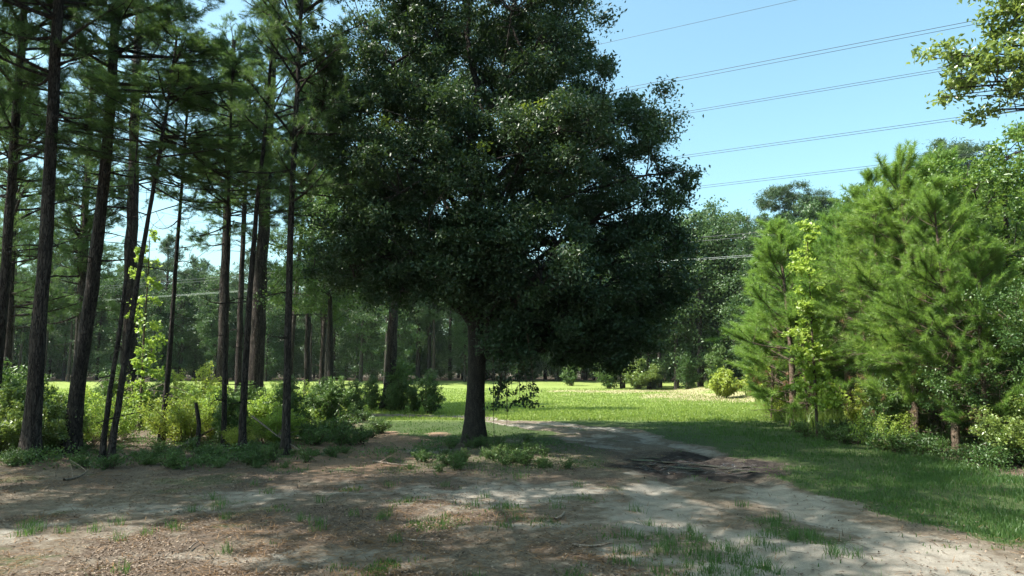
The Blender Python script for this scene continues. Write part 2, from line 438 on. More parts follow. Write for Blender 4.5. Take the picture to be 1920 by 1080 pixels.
# ------------------------------------------------------------------ ground cover masks
ROAD = np.array([[6.6, 2.0], [3.9, 4.4], [3.0, 6.2], [2.6, 8.1], [3.0, 11.0], [3.2, 13.5], [2.9, 15.8], [2.0, 19.5], [0.4, 22.6], [-2.2, 24.6], [-6, 25.6], [-14, 26.2], [-30, 27.5]])
def road_dist(x, y):
    best = np.full(x.shape, 1e9); side = np.zeros(x.shape)
    for a, b in zip(ROAD[:-1], ROAD[1:]):
        ab = b - a; L2 = ab @ ab
        t = np.clip(((x - a[0]) * ab[0] + (y - a[1]) * ab[1]) / L2, 0, 1)
        dx = x - (a[0] + t * ab[0]); dy = y - (a[1] + t * ab[1]); d = np.hypot(dx, dy)
        s = np.sign(ab[0] * dy - ab[1] * dx)
        m = d < best; best = np.where(m, d, best); side = np.where(m, s, side)
    return best, side
def ell(x, y, cx, cy, rx, ry, rot=0.0):
    c, s = math.cos(rot), math.sin(rot); dx = x - cx; dy = y - cy
    return np.hypot((dx * c + dy * s) / rx, (-dx * s + dy * c) / ry)
def cover(x, y):
    n1 = fbm(x * .55, y * .55, 3, 5); n2 = fbm(x * 2.1, y * 2.1, 11, 4); n3 = fbm(x * .12, y * .12, 23, 4)
    n4 = fbm(x * 1.1 + 9, y * .9, 31, 5)
    w = (n1 - .5); w2 = (n2 - .5) * 1.5
    rd, side = road_dist(x + w * 1.5 + w2 * .35, y + w * 1.2)
    hw = 1.25 + .75 * (1 - sstep(6.5, 11, y)) - .35 * sstep(16, 24, y)
    road = 1 - sstep(hw * .8, hw * 1.15, rd)
    # foreground bare clearing: everything left of the road nearer than the thicket / oak
    edge = 12.4 + .9 * w * 4 - .45 * sstep(-3, 0, x) * 0
    fore = (1 - sstep(edge - 1.3, edge + .6, y)) * (1 - sstep(1.6, 2.6, x + w * 2))
    fore = np.maximum(fore, (1 - sstep(5.2, 6.2, y + w * 3)) * (1 - sstep(6, 9, x)))
    # bright patch at lower right
    fore = np.maximum(fore, (1 - sstep(.8, 1.25, ell(x, y, 6.2, 5.6, 2.6, 1.7) + w)))
    # red dirt between the thicket and the oak
    red = 1 - sstep(.7, 1.2, ell(x, y, -3.4, 15.5, 1.9, 3.6) + w * 1.4 + w2 * .8)
    sand = road * sstep(.40, .78, n4 * .75 + .26 * np.exp(-((rd - .7) / .35) ** 2) + (n2 - .5) * .45 + .2 * (1 - sstep(8, 12, y)))
    for (cx, cy, rx, ry, rot) in ((-3.9, 9.1, 2.3, 1.0, .35), (-.1, 9.4, 1.7, 1.1, 0), (-5.6, 7.4, 2.6, .6, .2), (-2.5, 6.4, 1.4, .35, 0), (.2, 7.6, .9, .3, .1), (1.7, 7.3, .45, 1.5, .2), (-1.9, 14.6, .7, .5, 0), (6.4, 5.6, 2.6, 1.4, 0), (2.3, 5.5, 2.0, .9, 0), (-.5, 16.0, .8, .5, 0)):
        e = ell(x, y, cx, cy, rx, ry, rot) + w * 1.8 + w2 * 1.3
        sand = np.maximum(sand, 1.0 * (1 - sstep(.45, 1.4, e)) * sstep(.32, .70, n2 * .6 + n4 * .5))
    mud = 1 - sstep(.55, 1.45, ell(x, y, 3.45, 12.5, 1.45, 1.45, -.2) + w * 1.3 + w2 * .45)
    wet = 1 - sstep(.4, 1.1, ell(x, y, 3.4, 12.6, 1.3, 1.1, -.2) + w * 1.2 + w2 * .6)
    bare = np.clip(np.maximum.reduce([fore, road, red * .9, mud]), 0, 1)
    under = (1 - sstep(-5.2, -3.8, x + w * 2)) * (1 - sstep(23.5, 25.5, y)) * sstep(11.5, 12.8, y)
    oakbase = 1 - sstep(.6, 1.3, ell(x, y, -.4, 14.2, 3.2, 2.4) + w * 1.5)
    grass = (1 - bare) * (1 - .75 * under) * (1 - .55 * oakbase)
    # sparse grass on the clearing
    tuft = fore * sstep(.56, .70, fbm(x * 1.3, y * 1.3, 57, 4)) * .5
    tuft = np.maximum(tuft, (1 - sstep(.4, 1.1, ell(x, y, 1.6, 6.4, .8, 1.1) + w * 2.2 + w2 * 1.6)) * .4)
    tuft = np.maximum(tuft, (1 - sstep(.5, 1.0, ell(x, y, .4, 5.0, 2.0, .38) + w * 2.2 + w2 * 1.6)) * .5)
    tuft = np.maximum(tuft, (1 - sstep(.5, 1.0, ell(x, y, 2.9, 7.4, .3, .9, .3) + w * 1.6 + w2)) * .6)
    tuft = np.maximum(tuft, .55 * np.exp(-(rd / .3) ** 2) * sstep(.48, .62, n2 * .5 + n4 * .5) * sstep(6.5, 8, y))
    tuft = np.maximum(tuft, .5 * sstep(.85, 1.2, rd / hw) * road * sstep(.4, .6, n2))
    grass = np.maximum(grass, tuft * (1 - mud))
    pine_floor = sstep(7.6, 8.8, x + w * 2 - .12 * (y - 12)) * (1 - sstep(24, 30, y))
    pine_floor = np.maximum(pine_floor, sstep(78, 80, 0 * x + y))
    grass = grass * (1 - .8 * pine_floor)
    dry = np.clip(1 - sstep(.5, 1.25, ell(x, y, 13.5, 44, 6.5, 12, .35) + w * 2.0 + (n3 - .5) * 2), 0, 1) * sstep(26, 29, y)
    dry = np.maximum(dry, (1 - sstep(.6, 1.2, ell(x, y, 9, 53, 8, 3.5) + w * 1.5)))
    dry = np.maximum(dry, .3 * sstep(73, 74, y + w * 3) * (1 - sstep(76, 77.5, y)))
    litter = np.clip(bare * (.35 + .65 * sstep(.35, .6, n2 * .5 + n4 * .5)) * (1 - .8 * road) * (1 - sand * .85) * (1 - mud) + under * .7 + pine_floor + oakbase * .5, 0, 1)
    return dict(grass=np.clip(grass, 0, 1), sand=np.clip(sand * (1 - mud), 0, 1), mud=mud, wet=wet, litter=litter, red=np.clip(red + pine_floor * .25, 0, 1), dry=dry, road=road, under=under, fore=fore, rd=rd)
def height(x, y, c=None):
    c = c or cover(x, y)
    z = (fbm(x * .4, y * .4, 71, 4) - .5) * .10 * (1 - c['road']) + (fbm(x * 3, y * 3, 77, 3) - .5) * .03
    rut = np.exp(-((c['rd'] - .65) / .22) ** 2)
    z = z - .05 * rut * c['road']
    z = z + c['mud'] * ((fbm(x * 2.2 + y * .8, y * 1.6, 91, 5) - .5) * .13 - .03 + .028 * np.sin((x * .8 + y * .55) * 17 + fbm(x, y, 93, 3) * 9))
    z = z + .14 * np.exp(-(((x + 5.1) / 1.3) ** 2 + ((y - 27.6) / 1.3) ** 2))      # mound under the pine by the field
    z = z + .04 * np.exp(-(((x + .78) / .7) ** 2 + ((y - 15.2) / .7) ** 2))
    z = z + .35 * sstep(73, 77, y)
    z = z + sstep(12.5, 15, x) * (1 - sstep(55, 60, y)) * sstep(24, 30, y) * .3
    return z

def ground():
    def axis_pts(lo, hi, a, b, fine, growth=1.07):
        pts = list(np.arange(a, b, fine)); s = fine; x = pts[-1]
        while x < hi: s *= growth; x += s; pts.append(min(x, hi))
        s = fine; x = a; left = []
        while x > lo: s *= growth; x -= s; left.append(max(x, lo))
        return np.array(left[::-1] + pts)
    xs = axis_pts(-420, 420, -11, 12, .075); ys = axis_pts(-60, 620, 4.2, 20, .07, 1.045)
    X, Y = np.meshgrid(xs, ys); c = cover(X, Y); Z = height(X, Y, c)
    nx, ny = len(xs), len(ys)
    V = np.stack([X, Y, Z], -1).reshape(-1, 3)
    i = np.arange(ny - 1)[:, None] * nx; j = np.arange(nx - 1)[None, :]
    q = np.stack([i + j, i + j + 1, i + j + 1 + nx, i + j + nx], -1).reshape(-1, 4)
    one = np.ones(X.size)
    A = np.stack([c['grass'].ravel(), c['sand'].ravel(), c['litter'].ravel(), one], -1)
    B = np.stack([c['mud'].ravel(), c['dry'].ravel(), c['red'].ravel(), (1 - sstep(21.5, 24.5, Y)).ravel()], -1)  # coverB alpha marks the near grass whose colour carries painted shade
    Wt = c['wet'].ravel()
    m, N, L = new_mat("ground")
    out = N.new("ShaderNodeOutputMaterial"); p = N.new("ShaderNodeBsdfPrincipled")
    tc = N.new("ShaderNodeTexCoord")
    def noise(s, d=6, r=.6, vec=None):
        n = N.new("ShaderNodeTexNoise"); n.inputs['Scale'].default_value = s; n.inputs['Detail'].default_value = d; n.inputs['Roughness'].default_value = r
        L.new(vec or tc.outputs['Object'], n.inputs['Vector']); return n
    def mix(f, a, b, mode='MIX'):
        x = N.new("ShaderNodeMixRGB"); x.blend_type = mode
        for k, v in ((0, f), (1, a), (2, b)):
            if isinstance(v, (int, float)): x.inputs[k].default_value = v
            elif isinstance(v, tuple): x.inputs[k].default_value = (*v, 1)
            else: L.new(v, x.inputs[k])
        return x.outputs[0]
    def rng_(v, a, b, lo=0., hi=1.):
        x = N.new("ShaderNodeMapRange"); x.inputs['From Min'].default_value = a; x.inputs['From Max'].default_value = b
        x.inputs['To Min'].default_value = lo; x.inputs['To Max'].default_value = hi; L.new(v, x.inputs['Value']); return x.outputs[0]
    def attr(nm):
        a = N.new("ShaderNodeAttribute"); a.attribute_name = nm; return a
    a1 = attr("coverA"); a2 = attr("coverB"); a3 = attr("wet")
    s1 = N.new("ShaderNodeSeparateColor"); L.new(a1.outputs['Color'], s1.inputs[0])
    s2 = N.new("ShaderNodeSeparateColor"); L.new(a2.outputs['Color'], s2.inputs[0])
    nf = noise(30, 8, .75); nm_ = noise(5, 7, .65); nl = noise(.35, 5); nvf = noise(120, 4, .7); nxl = noise(.9, 6, .6)
    soil = mix(rng_(nm_.outputs[0], .35, .65), (.14, .115, .088), (.26, .22, .17))
    soil = mix(rng_(nf.outputs[0], .4, .62), soil, (.11, .082, .06))
    sandc = mix(rng_(nm_.outputs[0], .3, .7), (.24, .22, .19), (.40, .37, .325)); sandc = mix(rng_(nvf.outputs[0], .38, .62, 0, .7), sandc, (.21, .175, .135))
    litc = mix(rng_(nvf.outputs[0], .35, .65), (.075, .055, .043), (.23, .18, .14)); litc = mix(rng_(nf.outputs[0], .45, .62, 0, .6), litc, (.06, .042, .03))
    redc = mix(rng_(nf.outputs[0], .35, .65), (.17, .10, .065), (.32, .235, .165))
    grc = mix(rng_(nf.outputs[0], .3, .68), (.11, .155, .036), (.245, .295, .085)); grc = mix(rng_(nl.outputs[0], .4, .65, 0, .7), grc, (.25, .30, .09)); grc = mix(rng_(nxl.outputs[0], .5, .72, 0, .5), grc, (.11, .20, .035))
    grc = mix(a2.outputs['Alpha'], grc, mix(rng_(nf.outputs[0], .3, .68), (.028, .05, .018), (.092, .12, .045)))  # nearer grass: deeper green with some of its shade painted in
    dryc = mix(rng_(nf.outputs[0], .3, .7), (.22, .18, .10), (.42, .36, .23))
    mudc = mix(rng_(nm_.outputs[0], .4, .6), (.012, .010, .011), (.045, .037, .034))
    col = soil
    # break every mask edge with fine noise
    def msk(v, nz, k=.55):
        x = N.new("ShaderNodeMath"); x.operation = 'MULTIPLY_ADD'; x.inputs[1].default_value = 1.0
        y = N.new("ShaderNodeMath"); y.operation = 'MULTIPLY_ADD'; y.inputs[1].default_value = k * 2; y.inputs[2].default_value = -k
        L.new(nz, y.inputs[0]); L.new(v, x.inputs[0]); L.new(y.outputs[0], x.inputs[2])
        return rng_(x.outputs[0], .35, .65)
    col = mix(msk(s1.outputs[2], nf.outputs[0], .9), col, litc)
    col = mix(msk(s2.outputs[2], nm_.outputs[0], .6), col, redc)
    snz = mix(.5, nf.outputs[0], nm_.outputs[0])
    sx = N.new("ShaderNodeMath"); sx.operation = 'MULTIPLY_ADD'; sx.inputs[1].default_value = 2.6; sx.inputs[2].default_value = -1.3
    L.new(snz, sx.inputs[0]); sy = N.new("ShaderNodeMath"); sy.operation = 'ADD'; L.new(sx.outputs[0], sy.inputs[0]); L.new(s1.outputs[1], sy.inputs[1])
    col = mix(rng_(sy.outputs[0], .15, .85), col, sandc)
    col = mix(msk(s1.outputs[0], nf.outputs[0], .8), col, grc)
    mdry = N.new("ShaderNodeMath"); mdry.operation = 'MULTIPLY'; mdry.inputs[1].default_value = .8; L.new(msk(s2.outputs[1], nf.outputs[0], .8), mdry.inputs[0])
    col = mix(mdry.outputs[0], col, dryc)
    mz = N.new("ShaderNodeMath"); mz.operation = 'MULTIPLY_ADD'; mz.inputs[1].default_value = .9; L.new(nf.outputs[0], mz.inputs[0]); L.new(s2.outputs[0], mz.inputs[2])
    col = mix(rng_(mz.outputs[0], .45, 1.15, 0, .96), col, mudc)
    L.new(col, p.inputs['Base Color'])
    mpr0 = N.new("ShaderNodeMapping"); mpr0.inputs['Rotation'].default_value = (0, 0, .6); mpr0.inputs['Scale'].default_value = (.3, 1, 1); L.new(tc.outputs['Object'], mpr0.inputs[0])
    wetm = msk(a3.outputs['Fac'], nm_.outputs[0], .8)
    nwet = noise(26, 5, .7, mpr0.outputs[0])
    rough = mix(wetm, (.92,) * 3, mix(rng_(nwet.outputs[0], .52, .60), (.75,) * 3, (.16,) * 3)); L.new(rough, p.inputs['Roughness'])
    sp_ = mix(wetm, (.12,) * 3, mix(rng_(nwet.outputs[0], .52, .60), (.1,) * 3, (.8,) * 3)); L.new(sp_, p.inputs['Specular IOR Level'])
    bh0 = N.new("ShaderNodeMath"); bh0.operation = 'ADD'; L.new(nf.outputs[0], bh0.inputs[0]); L.new(nvf.outputs[0], bh0.inputs[1])
    mpr = N.new("ShaderNodeMapping"); mpr.inputs['Rotation'].default_value = (0, 0, .6); mpr.inputs['Scale'].default_value = (1, 4.5, 1); L.new(tc.outputs['Object'], mpr.inputs[0])
    nr = noise(3.2, 6, .7, mpr.outputs[0])
    mw = N.new("ShaderNodeMath"); mw.operation = 'MULTIPLY'; L.new(nr.outputs[0], mw.inputs[0]); L.new(s2.outputs[0], mw.inputs[1])
    bh = N.new("ShaderNodeMath"); bh.operation = 'MULTIPLY_ADD'; bh.inputs[1].default_value = 5.0; L.new(mw.outputs[0], bh.inputs[0]); L.new(bh0.outputs[0], bh.inputs[2])
    bmp = N.new("ShaderNodeBump"); bmp.inputs['Strength'].default_value = .7; bmp.inputs['Distance'].default_value = .025
    L.new(bh.outputs[0], bmp.inputs['Height']); L.new(bmp.outputs[0], p.inputs['Normal'])
    L.new(p.outputs[0], out.inputs['Surface'])
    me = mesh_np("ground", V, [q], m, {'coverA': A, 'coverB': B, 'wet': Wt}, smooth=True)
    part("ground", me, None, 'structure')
ground()
def hz(x, y): return float(height(np.array([float(x)]), np.array([float(y)]))[0])
def onground(x, y, dz=-.03): return (x, y, hz(x, y) + dz)

# shallow standing water in the mud
def puddle():
    m, N, L = new_mat("puddle_water")
    out = N.new("ShaderNodeOutputMaterial"); p = N.new("ShaderNodeBsdfPrincipled")
    p.inputs['Base Color'].default_value = (.05, .045, .04, 1); p.inputs['Roughness'].default_value = .22; p.inputs['IOR'].default_value = 1.33
    n = N.new("ShaderNodeTexNoise"); n.inputs['Scale'].default_value = 6; b = N.new("ShaderNodeBump"); b.inputs['Strength'].default_value = .15; b.inputs['Distance'].default_value = .01
    L.new(n.outputs[0], b.inputs['Height']); L.new(b.outputs[0], p.inputs['Normal']); L.new(p.outputs[0], out.inputs['Surface'])
    V = []; Fc = []; k = 0
    for (cx, cy, rx, ry, a0) in ((2.62, 13.2, .42, .12, -.5), (3.1, 12.3, .5, .07, -.55), (3.6, 12.6, .6, .06, -.6), (4.1, 11.9, .4, .06, -.3), (3.2, 13.0, .6, .06, -.5), (2.75, 12.65, .4, .05, -.6), (3.85, 12.2, .55, .05, -.5), (3.45, 12.0, .4, .05, -.4), (4.3, 12.3, .35, .05, -.5), (2.9, 13.5, .4, .05, -.4)):
        th = np.linspace(0, 2 * np.pi, 40, endpoint=False)
        r = 1 + .3 * np.sin(th * 3 + cx) + .2 * np.sin(th * 7 + cy) + .12 * np.sin(th * 12)
        dx = rx * r * np.cos(th); dy = ry * r * np.sin(th)
        x = cx + dx * math.cos(a0) - dy * math.sin(a0); y = cy + dx * math.sin(a0) + dy * math.cos(a0)
        zz = float(np.quantile(height(x, y), .72))
        V.append(np.stack([np.append(x, cx), np.append(y, cy), np.full(41, zz)], -1))
        i = np.arange(40); Fc.append(np.stack([np.full(40, 40), i, (i + 1) % 40], -1) + k); k += 41
    part("puddle", mesh_np("puddle", np.concatenate(V), [np.concatenate(Fc)], m), None, 'structure')
puddle()

# ------------------------------------------------------------------ grass and litter (stuff)
def blades(name, X, Y, hgt, wid, mat, label, lean=.35, var=None, clump=0):
    n = len(X); Zs = height(X, Y)
    h = hgt * rng.uniform(.5, 1.25, n)
    a = rng.random(n) * 6.283; ca, sa = np.cos(a), np.sin(a)
    ln = h * np.abs(rng.normal(size=n)) * lean; b = rng.random(n) * 6.283
    wv = np.broadcast_to(wid, (n,)) * .5
    base = np.stack([X, Y, Zs - .01], -1)
    side = np.stack([ca * wv, sa * wv, 0 * a], -1)
    mid = base + np.stack([np.cos(b) * ln * .3, np.sin(b) * ln * .3, h * .6], -1)
    tip = base + np.stack([np.cos(b) * ln, np.sin(b) * ln, h], -1)
    V = np.stack([base - side, base + side, mid + side * .7, mid - side * .7, tip], 1).reshape(-1, 3)
    k = np.arange(n)[:, None] * 5
    me = mesh_np(name, V, [k + [0, 1, 2, 3], k + [3, 2, 4]], mat, {'var': np.repeat(rng.random(n) if var is None else var, 5)})
    o = part(name, me, None, 'stuff'); o['label'] = label; o['category'] = 'grass'
def scatter(n, x0, x1, y0, y1, dens, persp=False):
    X = rng.uniform(x0, x1, n)
    Y = rng.uniform(y0, y1, n) if not persp else 1 / rng.uniform(1 / y1, 1 / y0, n)
    if persp: X = X * Y          # x given as a ratio of depth
    c = cover(X, Y); keep = rng.random(n) < dens(c, X, Y)
    return X[keep], Y[keep]
def clumpy(X, Y, s=.8, lo=.35, hi=.65, seed=101): return sstep(lo, hi, fbm(X * s, Y * s, seed, 3))
# close grass on the verge and round the oak
X, Y = scatter(330000, -.35, .8, 5, 27, lambda c, X, Y: (c['grass'] ** 1.5) * (.12 + .88 * clumpy(X, Y, 1.6, .3, .7)) * (.35 + .65 * sstep(.0, 2.6, c['rd'] - 1.3)) * (X > -6.), True)
hg = .05 + .07 * fbm(X * .5, Y * .5, 5, 3) * sstep(4, 7, X)
blades("verge_grass", X, Y, hg, .008 + .0006 * Y, M['grass'], "uneven green grass on the track's verge and round the oak")
X, Y = scatter(170000, -.7, .45, 23, 60, lambda c, X, Y: c['grass'] * (1 - c['dry'] * .7) * .8, True)
blades("field_grass", X, Y, .09, .018 + .0005 * Y, M['grass_bright'], "short yellow green grass covering the sunny field")
X, Y = scatter(60000, -.7, .42, 24, 74, lambda c, X, Y: c['dry'] * .5, True)
blades("dry_grass", X, Y, .10, .02 + .0004 * Y, M['grass_dry'], "pale tan dry grass at the edges of the field", lean=.8)
# tall grass bank on the right of the field
X = rng.uniform(7, 24, 150000); Y = rng.uniform(19, 52, 150000)
ed = np.interp(Y, [19, 24, 30, 38, 52], [8.2, 9.0, 11.3, 13.8, 15.2]) + (fbm(X * .5, Y * .5, 9, 3) - .5) * 2
k = (X > ed) & (X < ed + 6); X, Y = X[k], Y[k]
blades("tall_grass", X, Y, .55 * (.6 + .8 * fbm(X, Y, 15, 3)), .03, M['grass_bright'], "tall yellow green grass bank before the trees at the field's right edge", lean=.4)
k = rng.random(len(X)) < .06
# bottom tufts in the foreground
cx = rng.normal(size=(70, 2)) * [1.1, .16] + [.75, 4.75]
cx = np.concatenate([cx, rng.normal(size=(40, 2)) * [.35, .8] + [1.7, 6.2], rng.normal(size=(16, 2)) * [.8, .3] + [-5.4, 7.4], rng.uniform([-5, 5], [2, 11], (40, 2)), rng.normal(size=(14, 2)) * [.15, .7] + [2.95, 7.3]])
cc = np.repeat(cx, 34, 0) + rng.normal(size=(len(cx) * 34, 2)) * .045
blades("foreground_grass", cc[:, 0], cc[:, 1], .12, .006, M['grass'], "sparse grass tufts sprouting from the bare foreground soil", lean=.6)
# leaf litter on soil
def litter(name, n, x0, x1, y0, y1, dens, size, asp, mat, label, persp=True):
    X, Y = scatter(n, x0, x1, y0, y1, dens, persp); n = len(X)
    P = np.stack([X, Y, height(X, Y) + rng.uniform(.004, .018, n)], -1)
    D = np.concatenate([rng.normal(size=(n, 2)), rng.normal(size=(n, 1)) * .15], 1)
    me = leaves_mesh(name, P, size, asp, mat, 2.0, .3, rng.random(n) ** 1.3, 0, D * 3)
    o = part(name, me, None, 'stuff'); o['label'] = label; o['category'] = 'leaf litter'
litter("leaf_litter", 75000, -.85, .8, 4.6, 18, lambda c, X, Y: np.clip(c['litter'] * (.15 + .85 * clumpy(X, Y, 1.4, .35, .65, 63)) + .05, 0, 1) * (1 - c['mud']), .034, .55, M['litter'], "brown fallen leaves strewn over the shaded dirt clearing")
litter("twig_litter", 2600, -.85, .8, 4.6, 16, lambda c, X, Y: np.clip(c["litter"] + .15, 0, 1) * (1 - c["mud"]), .22, .045, M["twig"], "small broken twigs scattered over the clearing")
litter("pine_straw", 60000, -.85, .8, 4.6, 22, lambda c, X, Y: np.clip(c['litter'] + .03, 0, 1) * (.2 + .8 * clumpy(X, Y, .9, .35, .65, 67)), .14, .05, M['dead'], "reddish pine straw scattered over the dirt under the trees")

# ------------------------------------------------------------------ the big oak
rng = np.random.default_rng(21)
D0 = 14.4
b = G(890, 832); D0 = b[1]
S = D0 / F
def lobe(px, py, rpx, rpy, dd=0.0, ry=None, w=1.0):
    c = W(px, py, D0 + dd)
    return (c - b, (rpx * S, (ry if ry else (rpx + rpy) / 2 * S), rpy * S), w)
oak_lobes = [lobe(880, -60, 250, 170, 0, 3.0), lobe(720, 100, 150, 160, -.5, 2.2), lobe(1020, 110, 135, 140, 0, 2.4), lobe(1125, 255, 140, 110, .5, 2.2),
    lobe(1175, 395, 105, 115, .6, 1.8), lobe(1150, 535, 130, 95, .3, 1.8), lobe(1060, 590, 120, 75, .2, 1.8), lobe(770, 300, 150, 160, -1.2, 1.9),
    lobe(710, 450, 90, 120, -.6, 1.6), lobe(945, 330, 160, 170, -1.9, 1.6), lobe(1000, 480, 150, 120, -1.5, 1.6), lobe(850, 470, 100, 95, -1.2, 1.5),
    lobe(1045, 265, 95, 80, -2.3, 1.2), lobe(640, 260, 70, 110, 0, 1.3), lobe(900, 200, 200, 200, 1.8, 2.0, .6), lobe(1000, 450, 200, 150, 2.0, 1.8, .5), lobe(920, 590, 60, 50, -.8, .7), lobe(930, 120, 170, 150, 4.0, 1.9, .8), lobe(1040, 330, 150, 150, 4.3, 1.9, .8), lobe(800, 330, 140, 150, 4.0, 1.8, .7), lobe(1150, 620, 95, 50, .5, 1.4, 1.2), lobe(1215, 470, 75, 90, .2, 1.2), lobe(1140, 650, 85, 45, .6, 1.3, 1.1), lobe(1035, 615, 80, 45, .2, 1.2, 1.0), lobe(950, 645, 50, 50, -.8, .6, .8), lobe(1240, 235, 45, 35, .3, .7), lobe(1262, 340, 38, 40, 0, .6), lobe(1262, 455, 38, 38, .2, .6), lobe(1230, 575, 55, 40, .3, .8), lobe(1080, 650, 80, 40, .4, 1.2), lobe(650, 470, 80, 100, .3, 1.2, .8), lobe(740, 545, 70, 40, -.3, .9, .6)]
tp = np.array([[0, 0, -.1], [.0, 0, .5], [.02, 0, 1.2], [.05, 0, 2.0], [.0, .05, 2.8], [-.05, .1, 3.6], [.1, .1, 4.6], [.0, 0, 5.8], [-.1, -.1, 7.2], [0, 0, 8.6]])
tr_, br_, cr_ = broadleaf("oak", oak_lobes, tp, [.36, .245, .21, .205, .19, .16, .13, .11, .09, .05], M['oak_leaf'], M['oak_bark'], 1560, 290, .095, .48, .39, .38, .35, limb_r=.085, sides=16, fork=.3)
oak = assemble("oak_tree", "large dark rounded oak at the centre of the clearing beside the dirt track", "tree", [("trunk", tr_), ("branches", br_), ("crown", cr_)], (b[0], b[1], 0))
# low fork, and the hanging sprig right of the trunk
w_ = Wood()
w_.tube(curve([.05, 0, 1.75], W(945, 560, D0) - b, 8, .05, .1), np.linspace(.12, .07, 8), 10, .03)
w_.tube(curve(W(850, 560, D0) - b * 1, W(720, 520, D0 - .3) - b, 9, .1, .12), np.linspace(.075, .03, 9), 7, .03)
w_.tube(curve([-.02, 0, 2.6], W(850, 560, D0) - b, 5, .05, .0), np.linspace(.09, .075, 5), 7, .03)
part("limb", w_.mesh("oak_limb", M['oak_bark']), oak)
w_ = Wood(); C = []
for (px, py, ex, ey) in ((930, 600, 950, 765), (960, 610, 975, 750), (985, 610, 1000, 740), (940, 700, 930, 760)):
    p = curve(W(px, py, D0 - .9) - b, W(ex, ey, D0 - .9) - b, 8, .06); w_.tube(p, np.linspace(.022, .006, 8), 5); C.append(p[1:]); C.append(p[1:] + rng.normal(size=(7, 3)) * .12)
for q in range(9):
    e = W(rng.uniform(925, 1012), rng.uniform(722, 768), D0 - .9 + rng.normal() * .2) - b; C.append(e[None]); st = C[rng.integers(0, 3)][1]
    w_.tube(curve(st, e, 5, .1), np.linspace(.006, .003, 5), 3)
w_.tube(curve(W(925, 640, D0 - .7) - b, W(927, 835, D0 - .7) - b, 8, .02), .006, 4)
w_.tube(curve(W(952, 640, D0 - .7) - b, W(950, 800, D0 - .7) - b, 8, .03), .005, 4)
C = np.concatenate(C); P = clump_points(C, np.full(len(C), .13), 20)
hb = part("branch", w_.mesh("sprig_wood", M['twig']), oak)
hb['label'] = "thin drooping sprig hanging right of the trunk"
part("leaves", leaves_mesh("sprig_leaves", P, .085, .5, M['oak_leaf']), hb)
# light new growth on the crown
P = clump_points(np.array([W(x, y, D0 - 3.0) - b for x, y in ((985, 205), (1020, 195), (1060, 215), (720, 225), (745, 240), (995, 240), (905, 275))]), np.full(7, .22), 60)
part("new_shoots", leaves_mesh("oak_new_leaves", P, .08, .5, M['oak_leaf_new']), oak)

# ------------------------------------------------------------------ the pines on the left
rng = np.random.default_rng(22)
def trunk_mesh(name, pts, r0, r1, mat, flare=1.55, sides=14):
    pts = np.asarray(pts, float); t = np.linspace(0, 1, 26)
    s = np.linspace(0, 1, len(pts))
    P = np.stack([np.interp(t, s, pts[:, k]) for k in range(3)], -1)
    P[1:-1] = (P[:-2] + P[2:] + 2 * P[1:-1]) / 4; P[1:-1] = (P[:-2] + P[2:] + 2 * P[1:-1]) / 4
    P[2:-1, :2] += rng.normal(size=(23, 2)) * r0 * .05
    rad = r0 + (r1 - r0) * t; rad = rad * (1 + (flare - 1) * np.exp(-t * 40))
    w = Wood(); w.tube(P, rad, sides, .05)
    return w.mesh(name, mat), P
pine_vars = []
for i, (H, z0, L, nb) in enumerate(((13, .3, 2.6, 70), (13, .8, 2.4, 62), (13, .2, 2.8, 74))):
    pine_vars.append(mature_pine("pine%d" % i, H, z0, L, nb, M['needle'], nn=40, nlen=.19, width=.011, tufts=5, dead=7, twig=5))
